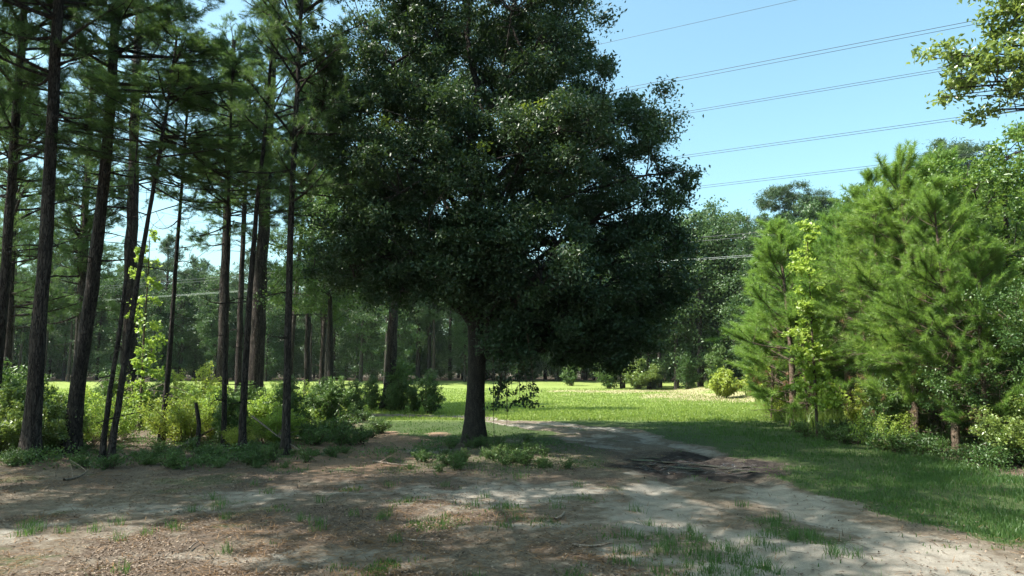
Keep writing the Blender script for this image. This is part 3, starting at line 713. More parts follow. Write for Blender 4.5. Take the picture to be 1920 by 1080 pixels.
def left_pine(bx, by, wpx, path_px, H, label, crown=0, cz=5.5, cs=1.0, d=None, group="tall pines on the left", name="pine_tree", mat=None, crz=None):
    """base pixel, base width in px, path pixels up the trunk; crown hung on the trunk's upper part"""
    g = G(bx, by) if d is None else np.array([(bx - 960) / F * d, d, 0])
    if d is not None: g[0] = W(bx, by, d)[0]
    d = g[1]; r = wpx * .40 * d / F
    pts = [np.array([0, 0, -.1])] + [W(px, py, d) - g for px, py in path_px]
    v = unit(pts[-1] - pts[-2]); v = unit(v * .6 + np.array([0, 0, .6]))
    rem = H - pts[-1][2]
    if rem > 0.5: pts += [pts[-1] + v * rem * .5, pts[-1] + v * rem]
    # resample by length
    pts = np.array(pts); sl = np.concatenate([[0], np.cumsum(np.linalg.norm(np.diff(pts, axis=0), axis=1))]); ss = np.linspace(0, sl[-1], 12)
    pts = np.stack([np.interp(ss, sl, pts[:, k]) for k in range(3)], -1)
    me, P = trunk_mesh("pine_trunk", pts, r, r * .35 if H > 8 else .01, mat or M['pine_bark'])
    t = thing(name, label, "tree", g + [0, 0, hz(g[0], g[1])], 0, group)
    part("trunk", me, t)
    w = Wood()
    for q in range(8):
        i = rng.integers(3, 17); p0 = P[i]; a = rng.random() * 6.28; ln = rng.uniform(.25, 1.0) * (1.6 if p0[2] > 3 else .7)
        pth = curve(p0, p0 + np.array([math.cos(a), math.sin(a), rng.uniform(-.25, .35)]) * ln, 7, .2); w.tube(pth, np.linspace(.016, .004, 7), 4)
        for z in range(2):
            b0 = pth[rng.integers(2, 6)]; w.tube(curve(b0, b0 + rng.normal(size=3) * .28 * ln, 4, .2), np.linspace(.007, .003, 4), 3)
    part("dead_branches", w.mesh("dead_branches", M['pine_bark']), t)
    if crown is not None:
        bm, cm = pine_vars[crown % 3]
        # crown local axis 0..13; put its base at height cz
        i = np.argmin(abs(P[:, 2] - cz)); base = P[i]
        j = np.argmin(abs(P[:, 2] - H)); tip = P[j]; ax = tip - base
        q = Vector(ax).to_track_quat('Z', 'Y')
        s = np.linalg.norm(ax) / 13.0
        rz = rng.random() * 6.28 if crz is None else crz
        for n, m_ in (("branches", bm), ("crown", cm)):
            o = part(n, m_, t); o.location = base; o.rotation_mode = 'QUATERNION'
            o.rotation_quaternion = q @ Vector((0, 0, 1)).rotation_difference(Vector((0, 0, 1))) @ __import__('mathutils').Quaternion((0, 0, 1), rz)
            o.scale = (cs * max(s, .7), cs * max(s, .7), s)
    return t
left_pine(-18, 850, 26, [(10, 500), (35, 150)], 14, "leaning pine cut by the photo's left border, its foot out of view", 0, 5.6)
left_pine(55, 866, 36, [(72, 640), (90, 400), (104, 100)], 14.5, "thick grey trunked pine second from the left border, standing upright", 1, 5.6)
left_pine(132, 850, 34, [(160, 620), (187, 430), (207, 200), (217, 40)], 14.5, "tall pine with a pale trunk leaning right, third from the left border", 2, 5.8)
left_pine(240, 790, 34, [(243, 640), (247, 450), (253, 200)], 16.5, "broad dark pine behind the crossing thin stems on the left", 0, 6.4)
left_pine(206, 862, 15, [(232, 690), (255, 540), (276, 420), (300, 280), (318, 180)], 8.5, "thin stem leaning right across the broad dark pine", 1, 5.0, 1.0)
left_pine(190, 862, 13, [(205, 740), (228, 600), (240, 480)], 7.0, "thinner stem crossing behind its leaning twin, left of it at the ground", None)
left_pine(302, 828, 13, [(320, 650), (333, 450), (350, 230)], 9.0, "slender pine with a gently bowed stem standing alone in the thicket", 2, 5.4, .5)
left_pine(420, 838, 12, [(422, 640), (426, 450), (430, 300)], 9, "slim straight pine stem just left of the forked looking pair", 1, 4.6, .8)
left_pine(416, 770, 27, [(418, 640), (424, 450), (430, 280)], 16, "dark straight pine with a swollen black knot low on its trunk", 1, 6.4)
left_pine(446, 775, 16, [(448, 660), (455, 460), (462, 320)], 14, "medium dark pine squeezed between two thicker trunks", 2, 7.0)
left_pine(476, 772, 38, [(482, 640), (493, 430), (507, 200)], 17, "thickest pine trunk left of the oak, leaning slightly right", 2, 6.5)
left_pine(454, 846, 17, [(458, 720), (468, 560), (480, 400), (497, 250)], 9, "thin dark stem rising before the thickest pine trunk", None)
left_pine(535, 852, 19, [(540, 640), (545, 400), (556, 200)], 12, "slim dark pine standing nearest to the red dirt patch", 0, 4.8, .8)
left_pine(540, 760, 12, [(548, 640), (562, 460), (580, 330)], 16, "thin pine bowing right behind the slim dark one", 1, 7.5)
left_pine(600, 762, 13, [(606, 640), (613, 520), (622, 420)], 16, "thin pine leaning right between the thicket and the field", 2, 7, 1)
left_pine(727, 772, 27, [(735, 640), (742, 500), (748, 380)], 16, "black trunked pine on a small mound left of the oak's trunk", 0, 6.5)
# swollen knot
w_ = Wood(); kg = W(408, 680, 26.5)
# mid-distance pines seen between the trunks
mids = [(20, 46, 14, 0, 4), (140, 34, 13, 1, 4.5), (-60, 26, 15, 0, 3.5), (350, 52, 15, 1, 5), (640, 46, 18, 2, 7), (560, 56, 17, 0, 6), (690, 60, 18, 1, 7)]
for i, (px, d, H, cv, cz) in enumerate(mids):
    if px>300: continue
    left_pine(px, 720, 24 * 14 / d, [(px + 6, 600), (px + 14, 400)], H, "dark mid distance pine seen between the leftmost trunks", cv, cz, 1.1, d=d, group="mid distance pines behind the left thicket")
left_pine(150, 720, 20, [(156, 600), (160, 420)], 12.5, "dark low boughed pine between the second and third trunks from the left", 1, 2.8, .85, d=23, group="mid distance pines behind the left thicket")
left_pine(15, 720, 18, [(18, 600), (25, 420)], 12, "dark low boughed pine by the photo's left border", 0, 2.6, 1.1, d=21, group="mid distance pines behind the left thicket")
left_pine(575, 720, 14, [(578, 600), (585, 420)], 15, "pine with low boughs just left of the oak's crown", 2, 4.0, 1.1, d=30, group="mid distance pines behind the left thicket")
lob = [((math.cos(a) * r_, math.sin(a) * r_, z), (1.25, 1.25, .9)) for a, r_, z in ((0, 1.2, 4.2), (2, 1.3, 4.6), (4, 1.4, 5.2), (1, 1.2, 6.2), (3, 1.3, 6.8), (5, .9, 7.6), (3.1, .4, 8.6))]
t_, b_, c_ = broadleaf("mid_oak", lob, [[0, 0, -.1], [.1, 0, 2], [0, .1, 4.5], [0, 0, 8]], [.13, .11, .08, .03], M['leaf_mid'], M['oak_bark'], 230, 110, .10, .5, .40, .4, sides=8, fork=.35, twig_r=.008, limb_r=.04)
for (px, d, s_, lab) in ((622, 25.5, 1.0, "leafy tree with a thin dark trunk just left of the oak's crown"),):
    assemble("broadleaf_tree", lab, "tree", [("trunk", t_), ("branches", b_), ("crown", c_)], onground((px - 960) / F * d, d), px * .7, s_)

# unseen pines placed out of frame to shade the clearing
for (x, y, H, cv, cz) in ((-13.5, 12.0, 16, 0, 7), (-9.5, 1.0, 18, 0, 8)):
    px = 960 + x / y * F
    g = np.array([x, y, 0.0]); me, P = trunk_mesh("pine_trunk", [[0, 0, -.1], [.1, 0, H * .5], [.2, .1, H]], .19, .06, M['pine_bark'])
    t = thing("pine_tree", "unseen tall pine placed left of the clearing to shade it", "tree", g, 0, "unseen shading pines beyond the left edge")
    part("trunk", me, t)
    s = (H - cz) / 13
    for n, m_ in zip(("branches", "crown"), pine_vars[cv]):
        o = part(n, m_, t); o.location = (.15, 0, cz); o.scale = (1.1, 1.1, s); o.rotation_euler = (0, 0, rng.random() * 6)
# unseen oaks added out of frame, crowns shaped to shade the foreground
rng = np.random.default_rng(25)
o4 = np.array([-5.4, 4.6, 0])
def shade_lobe(tx, ty, z, r):       # a lobe of leaves at height z whose shade falls on (tx, ty)
    k = z / math.tan(el)
    return (np.array([tx - k * math.sin(az), ty + k * math.cos(az), z]) - o4, (r, r, r * .7))
lobs = [shade_lobe(*q) for q in ((4.7, 9.4, 15, 1.5), (5.9, 11.2, 15.5, 1.6), (.3, 7.1, 12.5, 1.3), (-1.2, 6.7, 12, 1.0), (3.2, 7.7, 14, 1.4), (3.2, 10, 14.5, 1.8), (1.0, 8.5, 12.5, 1.6), (-1.5, 10.8, 12, 1.7), (-2.6, 8.2, 12, 1.5), (.6, 11.6, 13, 1.7), (6.6, 13.2, 16, 1.6), (2.2, 12.8, 14, 1.5), (1.8, 6.0, 12, 1.1))]
tr_, br_, cr_ = broadleaf("shade_oak", lobs,
    [[0, 0, -.1], [0, 0, 2], [.1, 0, 5], [.2, 0, 9], [.5, .6, 13]], [.36, .27, .23, .18, .1], M['oak_leaf'], M['oak_bark'], 380, 120, .15, .55, .65, .2)
assemble("oak_tree", "unseen oak added at the left, its high crown shaped to shade the foreground", "tree", [("trunk", tr_), ("branches", br_), ("crown", cr_)], tuple(o4))
tr_, br_, cr_ = broadleaf("shade_oak2", [((1.2, 1.6, 10), (2.4, 2.0, 1.6)), ((-1.0, 1.6, 11.5), (2.0, 2.0, 1.8)), ((.5, -1.0, 11), (2.0, 1.6, 1.7)), ((2.5, -.8, 9), (1.6, 1.4, 1.4))],
    [[0, 0, -.1], [0, 0, 2], [.1, 0, 5], [.2, 0, 8], [.5, .6, 11]], [.3, .24, .2, .15, .1], M['oak_leaf'], M['oak_bark'], 160, 120, .15, .55, .65, .3)
assemble("oak_tree", "second unseen oak farther left, added to shade the clearing before the pines", "tree", [("trunk", tr_), ("branches", br_), ("crown", cr_)], (-12.5, 8.9, 0))

# ------------------------------------------------------------------ far forest
rng = np.random.default_rng(23)
farp = []
for i, (H, z0, L) in enumerate(((20, 9, 3.4), (18, 7, 3.2), (21, 11, 3.6))):
    bm, cm = mature_pine("far_pine%d" % i, H, z0, L, 55, M['needle_far'], nn=12, nlen=.36, width=.05, tl=.4, tufts=3, dead=4, twig=5)
    w = Wood(); w.tube([[0, 0, -.2], [.1, 0, H * .4], [-.1, .1, H * .75], [0, 0, H]], [.26, .2, .13, .04], 8, .03)
    farp.append([("trunk", w.mesh("far_pine_trunk", M['pine_bark'])), ("branches", bm), ("crown", cm)])
farc = []
for i in range(2):
    H = 20; lob = []
    for q in range(24):
        a = rng.random() * 6.28; zz = rng.uniform(9.5, 18.6); rr = rng.uniform(.8, 3.6) * math.sqrt(max(.1, 1 - ((zz - 14.5) / 6) ** 2))
        lob.append(((math.cos(a) * rr, math.sin(a) * rr, zz), (1.35, 1.35, 1.05)))
    lob.append(((0, 0, 19.2), (1.6, 1.6, .7)))
    t_, b_, c_ = broadleaf("cloud_pine%d" % i, lob, [[0, 0, -.2], [.1, 0, 6], [-.1, .1, 12], [0, 0, 18.6]], [.3, .24, .18, .06], M['needle_far'], M['pine_bark'], 330, 150, .34, .14, .55, .5, sides=8, fork=.35, limb_r=.06)
    farc.append([("trunk", t_), ("branches", b_), ("crown", c_)])
farb = []
for i, (H, R) in enumerate(((15, 3.6), (12.5, 3.4), (17, 3.8), (9, 2.8))):
    lob = []
    for q in range(9):
        a = rng.random() * 6.28; rr = R * rng.uniform(.2, .62); zz = H * (.14 + .72 * (q + rng.random()) / 9)
        k = 1 - .5 * abs(zz / H - .6)
        lob.append(((math.cos(a) * rr * k, math.sin(a) * rr * k, zz), (R * .5 * k, R * .5 * k, H * .12 + .4)))
    lob.append(((0, 0, H * .88), (R * .45, R * .45, H * .12)))
    t_, b_, c_ = broadleaf("far_broad%d" % i, lob, [[0, 0, -.2], [.1, 0, H * .3], [0, .1, H * .6], [.1, 0, H * .8]], [.24, .17, .12, .05], M['far_leaf'], M['oak_bark'], 190, 75, .22, .6, .75, .45, sides=7, fork=.25)
    farb.append([("trunk", t_), ("branches", b_), ("crown", c_)])
FG = "trees in the forest wall beyond the field"
r2 = random.Random(5)
def edge_y(x): return 77 + 1.5 * math.sin(x * .13) + max(0, -x - 30) * .0
n = 0
for row, (dy, step) in enumerate(((0, 3.6), (5, 3.4), (10, 3.6), (17, 4.2), (26, 5))):
    x = -74 - dy * .5
    while x < 24 + dy * .3:
        xx = x + r2.uniform(-1.2, 1.2); yy = edge_y(x) + dy + r2.uniform(-1.6, 1.6)
        pine = r2.random() < (.45 if row else .28)
        v = (farp + farc)[r2.randrange(5)] if pine else farb[r2.randrange(3)]
        s = r2.uniform(.72, 1.0) * (.92 if pine else 1.12) * (.9 if -58 < xx < -24 else 1)
        assemble("pine_tree" if pine else "broadleaf_tree", "tall straight pine in the forest wall beyond the field" if pine else "leafy green tree in the forest wall beyond the field", "tree", v, onground(xx, yy, -.1), r2.random() * 6.28, s, FG + (" (pines)" if pine else " (broadleaf)"))
        x += step; n += 1
# shrubs at the foot of the far wood, seen as one dark understory
def understory(name, rect, count, label, hgt=3.0, lsz=.22, fn=None):
    C = []
    for i in range(count):
        x = rng.uniform(rect[0], rect[1]); y = rng.uniform(rect[2], rect[3])
        if fn and not fn(x, y): continue
        C.append([x, y, rng.uniform(.2, 1) ** 1.2 * hgt])
    C = np.array(C); P = clump_points(C, np.full(len(C), .8), 60, .8)
    P[:, 2] = np.maximum(P[:, 2], .1)
    me = leaves_mesh(name, P, lsz, .6, M['far_leaf'], .4)
    o = part(name, me, None, 'stuff'); o['label'] = label; o['category'] = 'undergrowth'
understory("far_undergrowth", (-75, 30, 80, 108), 5200, "dark undergrowth filling the wood beyond the field", 6.5)
# distant wood as a mass behind it all
C = np.stack([rng.uniform(-130, 120, 3200), rng.uniform(106, 128, 3200), rng.uniform(0, 1, 3200) ** .8 * 15], -1)
P = clump_points(C, np.full(len(C), 1.7), 40, .8)
o = part("distant_wood", leaves_mesh("distant_wood", P, .6, .6, M['far_leaf'], .4), None, 'stuff'); o['label'] = "far off wood closing the view behind the forest wall"; o['category'] = 'wood'

for (x, y, v, s) in ((-9, -5, 0, .9), (-3, -9, 2, .9), (4, -8, 0, .9), (10, -6, 1, 1), (15, -1, 2, .85), (14, 5, 3, 1.0), (-15, -2, 1, 1), (0, -14, 2, 1), (8, -13, 0, 1), (17, -9, 0, 1)):  # unseen trees added behind the viewer to cut the sky's fill light
    assemble("broadleaf_tree", "unseen leafy tree added behind the viewer to block skylight", "tree", farb[v], onground(x, y, -.1), r2.random() * 6.28, s, "unseen trees added behind the viewer")

# ------------------------------------------------------------------ right forest edge
RG = "broadleaf trees along the field's right end"
rights = [(1165, 60, 11.5, 1), (1215, 58, 12.0, 0), (1265, 56, 12.5, 2), (1310, 55, 12, 1), (1360, 56, 12.5, 0), (1400, 52, 12, 2), (1235, 63, 13.5, 2), (1330, 62, 14, 1), (1195, 66, 13, 0), (1430, 50, 10, 1), (1470, 46, 9.5, 0), (1540, 42, 10, 1), (1620, 44, 11, 0), (1700, 40, 10.5, 2), (1790, 36, 10, 0), (1880, 34, 9.5, 1), (1290, 68, 14, 0), (1560, 56, 11, 2), (1680, 58, 12, 1), (1480, 60, 12, 2)]
Hs = [15, 12.5, 17, 9]
for i, (px, d, H, v) in enumerate(rights):
    x = (px - 960) / F * d
    assemble("broadleaf_tree", "dark leafy tree in the row closing the field's right end", "tree", farb[v], onground(x, d, -.1), r2.random() * 6.28, H / Hs[v] * 1.2, RG)
for (px, d, H, v, lab) in ((1500, 62, 19, 0, "tall pine with a broad rounded top against the sky, right of the oak"), (1545, 64, 18.0, 1, "broad pine top just right of the tall one against the sky"), (1385, 64, 16.3, 1, "lower rounded pine top beside the tall broad pine"), (1455, 66, 17.0, 2, "narrow pine top touching the tall broad pine's left side"),
                           (1800, 46, 17, 2, "dark pine top peeking over the young pines on the right"), (1345, 70, 16, 0, "small pine top nearest to the oak's right side"), (1860, 50, 16, 1, "partly hidden pine near the right border")):
    x = (px - 960) / F * d
    assemble("pine_tree", lab, "tree", farc[v % 2], onground(x, d, -.1), r2.random() * 6.28, (H / 20 * 1.1, H / 20 * 1.1, H / 20), "tall pines right of the oak")
# bushes at the field's right end
understory("wood_undergrowth", (9, 48, 20, 66), 2600, "dark undergrowth filling the wood behind the young pines", 5.0, fn=lambda x, y: x > np.interp(y, [20, 30, 40, 52, 66], [12.5, 15.5, 18, 18.5, 17]))
sh_a = shrub_meshes("shrub_a", 1.5, .8, 24, 20, .075, .5, M['leaf_light'])
sh_b = shrub_meshes("shrub_b", 1.2, .9, 26, 20, .055, .55, M['leaf_yellow'], upright=.3)
sh_c = shrub_meshes("shrub_c", 1.7, .55, 18, 28, .085, .4, M['leaf_mid'], upright=.9)
sh_d = shrub_meshes("shrub_d", 1.3, .9, 34, 34, .06, .6, M['leaf_glossy'], upright=.4)
sh_h = shrub_meshes("shrub_h", 1.75, .5, 12, 11, .08, .5, M['leaf_yellow'], upright=1., clr=.14, sub=7)
sh_i = shrub_meshes("shrub_i", 1.4, 1.0, 16, 9, .065, .5, M['leaf_light'], upright=.1, clr=.17, sub=9)
sh_e = shrub_meshes("shrub_e", .42, .5, 14, 7, .05, .45, M['leaf_mid'], upright=.3, clr=.09)
sh_f = shrub_meshes("shrub_f", .5, .4, 10, 6, .055, .4, M['leaf_mid'], upright=.8, clr=.08)
big_leaf = shrub_meshes("shrub_g", 2.3, 1.4, 40, 20, .22, .5, M['leaf_yellow'], upright=.6, clr=.3)
def shrub(v, x, y, s, label, group=None, name="shrub", cat="shrub", dz=-.03):
    return assemble(name, label, cat, [("stems", v[0]), ("foliage", v[1])], onground(x, y, dz), r2.random() * 6.28, s, group)
shrub(big_leaf, 12.4, 40, .72, "bright big leafed bush at the tall grass, left one of two", "big leafed bushes by the tall grass")
shrub(big_leaf, 14.2, 39, .78, "bright big leafed bush at the tall grass, right one of two", "big leafed bushes by the tall grass")
shrub(sh_d, 10.4, 57, 2.0, "pale grey green bush at the foot of the dark trees, right of the oak")
shrub(sh_c, 13.8, 54, 1.6, "rounded light green bush against the dark trees right of the field")
shrub(sh_c, 16.6, 46, 1.6, "light green bush behind the big leafed pair")
for x, y, s in ((8.4, 60, 1.8), (12, 58, 1.6), (15.5, 52, 1.8), (6.0, 70, 1.6), (18, 44, 1.8), (17, 40, 1.6)):
    shrub(sh_c, x, y, s, "dark low shrub at the foot of the trees ending the field", "low shrubs ending the field")

# ------------------------------------------------------------------ young pines on the right
rng = np.random.default_rng(24)
yp = [young_pine("young%d" % i, H, z0, L) for i, (H, z0, L) in enumerate(((7.0, 1.1, 1.65), (6.2, .7, 1.6), (7.6, 2.4, 1.7)))]
YH = (7.0, 6.2, 7.6)
def ypine(px, d, top_py, v, label, rz=None, group="young pines on the right", wide=1.0):
    x = (px - 960) / F * d; H = W(px, top_py, d)[2]; s = H / YH[v]
    return assemble("young_pine", label, "tree", [("trunk", yp[v][0]), ("branches", yp[v][1]), ("crown", yp[v][2]), ("dead_needles", yp[v][3])], onground(x, d), r2.random() * 6.28 if rz is None else rz, (s * wide, s * wide, s), group)
ypine(1478, 21.0, 415, 1, "leftmost young pine, a soft rounded one at the end of the row", wide=1.3)
ypine(1512, 22.5, 425, 2, "full young pine pressed against the rounded one's right side", wide=1.25)
ypine(1452, 25.5, 470, 2, "young pine peering over the lowest bushy one at the left end of the row", wide=1.3)
ypine(1440, 23.5, 560, 0, "lowest bushy young pine at the left foot of the row", wide=1.2)
ypine(1585, 19.5, 385, 0, "young pine whose tip stands right behind the bright sapling", wide=1.1)
ypine(1650, 16.5, 330, 2, "bushy young pine left of the pair with the tallest tips", wide=1.1)
ypine(1700, 15.0, 283, 0, "tallest young pine, its twin tips touching the lowest wires", wide=1.15)
ypine(1762, 15.5, 292, 1, "young pine with a feathery tip just right of the tallest one", wide=1.1)
ypine(1775, 13.4, 345, 2, "front young pine with a pale sunlit trunk in the middle of the row", wide=1.15)
ypine(1838, 13.0, 420, 0, "young pine with low drooping boughs near the right border", wide=1.0)
ypine(1600, 23.0, 400, 2, "young pine in the second row behind the sapling")
ypine(1530, 25.0, 440, 0, "young pine in the second row behind the rounded one")
for i, (px, d, ty) in enumerate(((1720, 21, 360), (1830, 18, 380), (1650, 26, 400), (1900, 16, 420), (1780, 25, 380), (1560, 30, 450), (1920, 22, 400))):
    ypine(px, d, ty, i % 3, "young pine hidden deep behind the front row on the right", group="young pines deep behind the front row")
# bare-stemmed pine trunks in the dark interior
for i, (px, d) in enumerate(((1622, 19), (1690, 17.5), (1800, 16.5), (1740, 19), (1865, 15.5), (1560, 22), (1520, 22.5), (1508, 21.5), (1900, 18), (1835, 20))):
    x = (px - 960) / F * d; w = Wood()
    H = r2.uniform(3.5, 5); ln = r2.uniform(-.5, .3)
    w.tube([[0, 0, -.1], [ln * .3, 0, H * .4], [ln, .1, H]], [.055, .04, .02], 7, .04)
    t = thing("bare_tree", "bare thin trunk in the dark interior of the young pine stand", "tree", onground(x, d), 0, "bare thin trunks inside the young pine stand")
    part("trunk", w.mesh("stem", M['pine_bark_warm']), t)
    w = Wood()
    for q in range(9):
        h = r2.uniform(.6, H); a = r2.random() * 6.28; p0 = np.array([ln * h / H, 0, h])
        e = p0 + np.array([math.cos(a), math.sin(a), r2.uniform(-.2, .4)]) * r2.uniform(.4, 1.3)
        pth = curve(p0, e, 6, .12); w.tube(pth, np.linspace(.010, .003, 6), 4)
        for z in range(3):
            b0 = pth[r2.randrange(2, 5)]; w.tube(curve(b0, b0 + rng.normal(size=3) * .25, 4, .1), np.linspace(.005, .002, 4), 3)
    part("branches", w.mesh("stem_twigs", M['twig']), t)

# sweetgum sapling with bright leaves
H = 5.6
lob = [((rng.normal() * .12, rng.normal() * .12, z), (.42 * (1.15 - z / H) + .16,) * 2 + (.22,)) for z in np.linspace(.9, H, 14)]
t_, b_, c_ = broadleaf("sapling", lob, [[0, 0, -.1], [.05, 0, 1.5], [0, 0, 3], [.03, 0, 4.4], [0, 0, H]], [.04, .035, .028, .018, .008], M['leaf_light'], M['twig'], 105, 34, .12, .8, .2, .3, twig_r=.005, limb_r=.012, sides=7, fork=.15)
g = G(1532, 806); H1 = W(1532, 418, g[1] )[2]
assemble("broadleaf_sapling", "slim sapling with bright yellow green leaves before the young pines", "tree", [("trunk", t_), ("branches", b_), ("crown", c_)], onground(*(g[:2] * .915)), 1.0, H1 / H * .93)
t_, b_, c_ = broadleaf("sapling2", lob, [[0, 0, -.1], [.05, 0, 1.5], [0, 0, 3], [.03, 0, 4.4], [0, 0, H]], [.04, .035, .028, .018, .008], M['leaf_light'], M['twig'], 60, 26, .12, .7, .2, .3, twig_r=.005, limb_r=.012, sides=7, fork=.15)
x = (270 - 960) / F * 19
assemble("broadleaf_sapling", "yellow green sapling glowing behind the broad dark pine on the left", "tree", [("trunk", t_), ("branches", b_), ("crown", c_)], onground(x, 19), 1.0, W(270, 445, 19)[2] / H)

# deciduous trees at the right border
lob = [((math.cos(a) * r_, math.sin(a) * r_, z), (1.2, 1.2, .9)) for a, r_, z in ((0, .8, 2.2), (2, 1.1, 3.0), (4, 1.2, 3.8), (1, .9, 4.8), (3, 1.0, 5.4), (5, .6, 6.1), (3.1, 1.5, 1.8), (4.4, 1.4, 2.8))]
t_, b_, c_ = broadleaf("border", lob, [[0, 0, -.1], [.1, 0, 1.5], [0, .1, 3.5], [0, 0, 6]], [.13, .1, .07, .03], M['leaf_border'], M['oak_bark'], 230, 150, .085, .6, .36, .5, sides=8, fork=.2, twig_r=.008, limb_r=.04)
border = [("trunk", t_), ("branches", b_), ("crown", c_)]
assemble("broadleaf_tree", "sunlit yellow green tree rising along the right border behind the pines", "tree", border, onground(10.9, 14.7), .4, 1.05)
assemble("broadleaf_tree", "leafy tree at the right border just below the sunlit one", "tree", border, onground(12.4, 17.5), 2.6, 1.05)
t_, b_, c_ = broadleaf("dark_border", lob[:3] + lob[6:], [[0, 0, -.1], [.1, 0, 1.5], [0, .1, 3.0]], [.08, .06, .03], M['leaf_mid'], M['twig'], 150, 150, .07, .6, .32, .4, sides=7, fork=.2, twig_r=.006, limb_r=.03)
assemble("broadleaf_tree", "dark dense leafy tree low at the right border", "tree", [("trunk", t_), ("branches", b_), ("crown", c_)], onground(9.75, 12.9), .0, .72)
assemble("broadleaf_tree", "second dark leafy tree behind the low dense one at the right border", "tree", [("trunk", t_), ("branches", b_), ("crown", c_)], onground(11.8, 15.4), 2.0, 1.1)
shrub(sh_d, 9.15, 12.2, 1.0, "glossy leafed bush low at the right border")
shrub(sh_d, 10.0, 13.6, 1.4, "glossy leafed bush behind the lowest one at the right border")
shrub(sh_c, 8.3, 15.3, .85, "upright green shrub left of the pale sunlit pine trunk")
shrub(sh_i, 8.0, 14.9, .65, "small light green bush at the pine stand's edge, left of the fallen twigs")
shrub(sh_b, 9.0, 16.2, .6, "yellowish little bush at the foot of the young pines")
shrub(sh_c, 9.6, 14.8, .7, "thin leafy shrub right of the pale sunlit pine trunk")
shrub(sh_i, 10.0, 18.5, .8, "light green bush at the foot of the slim bright sapling")
shrub(sh_c, 12.2, 19, 1.4, "tall green shrub deep under the young pines")
shrub(sh_c, 13.5, 22, 1.6, "tall green shrub at the back of the young pine stand")
shrub(sh_c, 11.0, 22, 1.3, "upright shrub behind the leftmost young pines")

# near tree whose bough hangs into the top right corner
o3 = np.array([8.6, 6.6, 0.0])
def q3(px, py, d): return W(px, py, d) - o3
lob = [(q3(1805, 105, 8.2), (.42, .6, .36)), (q3(1860, 150, 8.0), (.42, .6, .34)), (q3(1905, 80, 7.8), (.5, .6, .45)), (q3(1985, 60, 7.6), (.9, .9, .8)), (q3(1880, 205, 8.0), (.28, .3, .1), .6), (q3(1780, 165, 8.2), (.22, .3, .12), .7), (q3(1930, -20, 7.6), (.6, .7, .4)),
       (q3(2150, 50, 7.2), (1.4, 1.4, 1.2)), (q3(2250, -150, 7), (1.6, 1.6, 1.4)), (q3(2050, -120, 7.2), (1.1, 1.2, .7)), (q3(1770, 105, 8.2), (.2, .25, .2), .7)]
t_, b_, c_ = broadleaf("near", lob, [[0, 0, -.1], [.05, 0, 1.5], [-.1, .1, 3], [-.2, .2, 4.5], [0, 0, 6.5]], [.24, .18, .15, .12, .06], M['leaf_glossy'], M['oak_bark'], 230, 85, .085, .45, .22, .35, sides=10, fork=.4, twig_r=.006, limb_r=.05)
assemble("oak_tree", "glossy leafed oak whose bough hangs into the sky at the top right corner", "tree", [("trunk", t_), ("branches", b_), ("crown", c_)], tuple(o3), 0)

# ------------------------------------------------------------------ the thicket on the left
TG = "sunlit shrubs of the thicket behind the left trunks"
r3 = random.Random(11)
for i in range(92):
    px = r3.uniform(-20, 640); d = r3.uniform(15.0, 25)
    if px > 560: d = r3.uniform(18.5, 25)
    x = (px - 960) / F * d
    v = r3.choice([sh_a, sh_b, sh_h, sh_i, sh_i, sh_h, sh_i, sh_c])
    lab = {id(sh_a): "light green shrub in the thicket behind the left pine trunks", id(sh_b): "yellow green small leafed shrub in the thicket behind the left pine trunks", id(sh_c): "upright dark green shrub in the thicket behind the left pine trunks", id(sh_d): "glossy leafed shrub in the thicket behind the left pine trunks", id(sh_h): "lanky yellow green weed stems rising from the thicket behind the left pine trunks", id(sh_i): "loose sprawling light green shrub in the thicket behind the left pine trunks"}[id(v)]
    s = r3.uniform(.42, 1.12) * (1.0 if px < 560 else .75)
    shrub(v, x, d, s, lab, {id(sh_a): TG + ", light green", id(sh_b): TG + ", yellow green", id(sh_c): TG + ", upright", id(sh_d): TG + ", glossy", id(sh_h): TG + ", lanky", id(sh_i): TG + ", sprawling"}[id(v)])
for i in range(14):
    px = r3.uniform(-60, 110); d = r3.uniform(13.5, 17); x = (px - 960) / F * d
    shrub(sh_c if i % 2 else sh_d, x, d, r3.uniform(.8, 1.1), "dark shrub in the shade at the left border" , "dark shrubs at the left border")
# low weeds in the shade before the trunks
for i in range(60):
    px = r3.uniform(-20, 640); py = r3.uniform(838, 878); g = G(px, py)
    if px > 560: g[1] += r3.uniform(0, 2)
    shrub(r3.choice([sh_e, sh_e, sh_f]), g[0], g[1], r3.uniform(.3, .75), "low weed in the shade at the feet of the left trunks", "low weeds before the left trunks", "weed", "weed")
for i in range(46):
    px = r3.gauss(910, 75); py = r3.uniform(830, 885); g = G(px, py)
    shrub(r3.choice([sh_e, sh_f, sh_f]), g[0], g[1], r3.uniform(.25, .65), "small leafy weed round the foot of the oak's trunk", "weeds round the oak's foot", "weed", "weed")
for i in range(40):
    px = r3.uniform(560, 720); py = r3.uniform(775, 840); g = G(px, py)
    shrub(r3.choice([sh_f, sh_f, sh_e]), g[0], g[1], r3.uniform(.5, 1.3), "sunlit little weed at the thicket's right end by the red dirt", "weeds by the red dirt", "weed", "weed")
for i in range(40):
    px = r3.uniform(1480, 1900); g = G(px, 800 + (px - 1480) * .17 + r3.uniform(-6, 14))
    shrub(r3.choice([sh_f, sh_e]), g[0], g[1], r3.uniform(.5, 1.2), "low weed along the foot of the young pine stand", "weeds along the young pines", "weed", "weed")
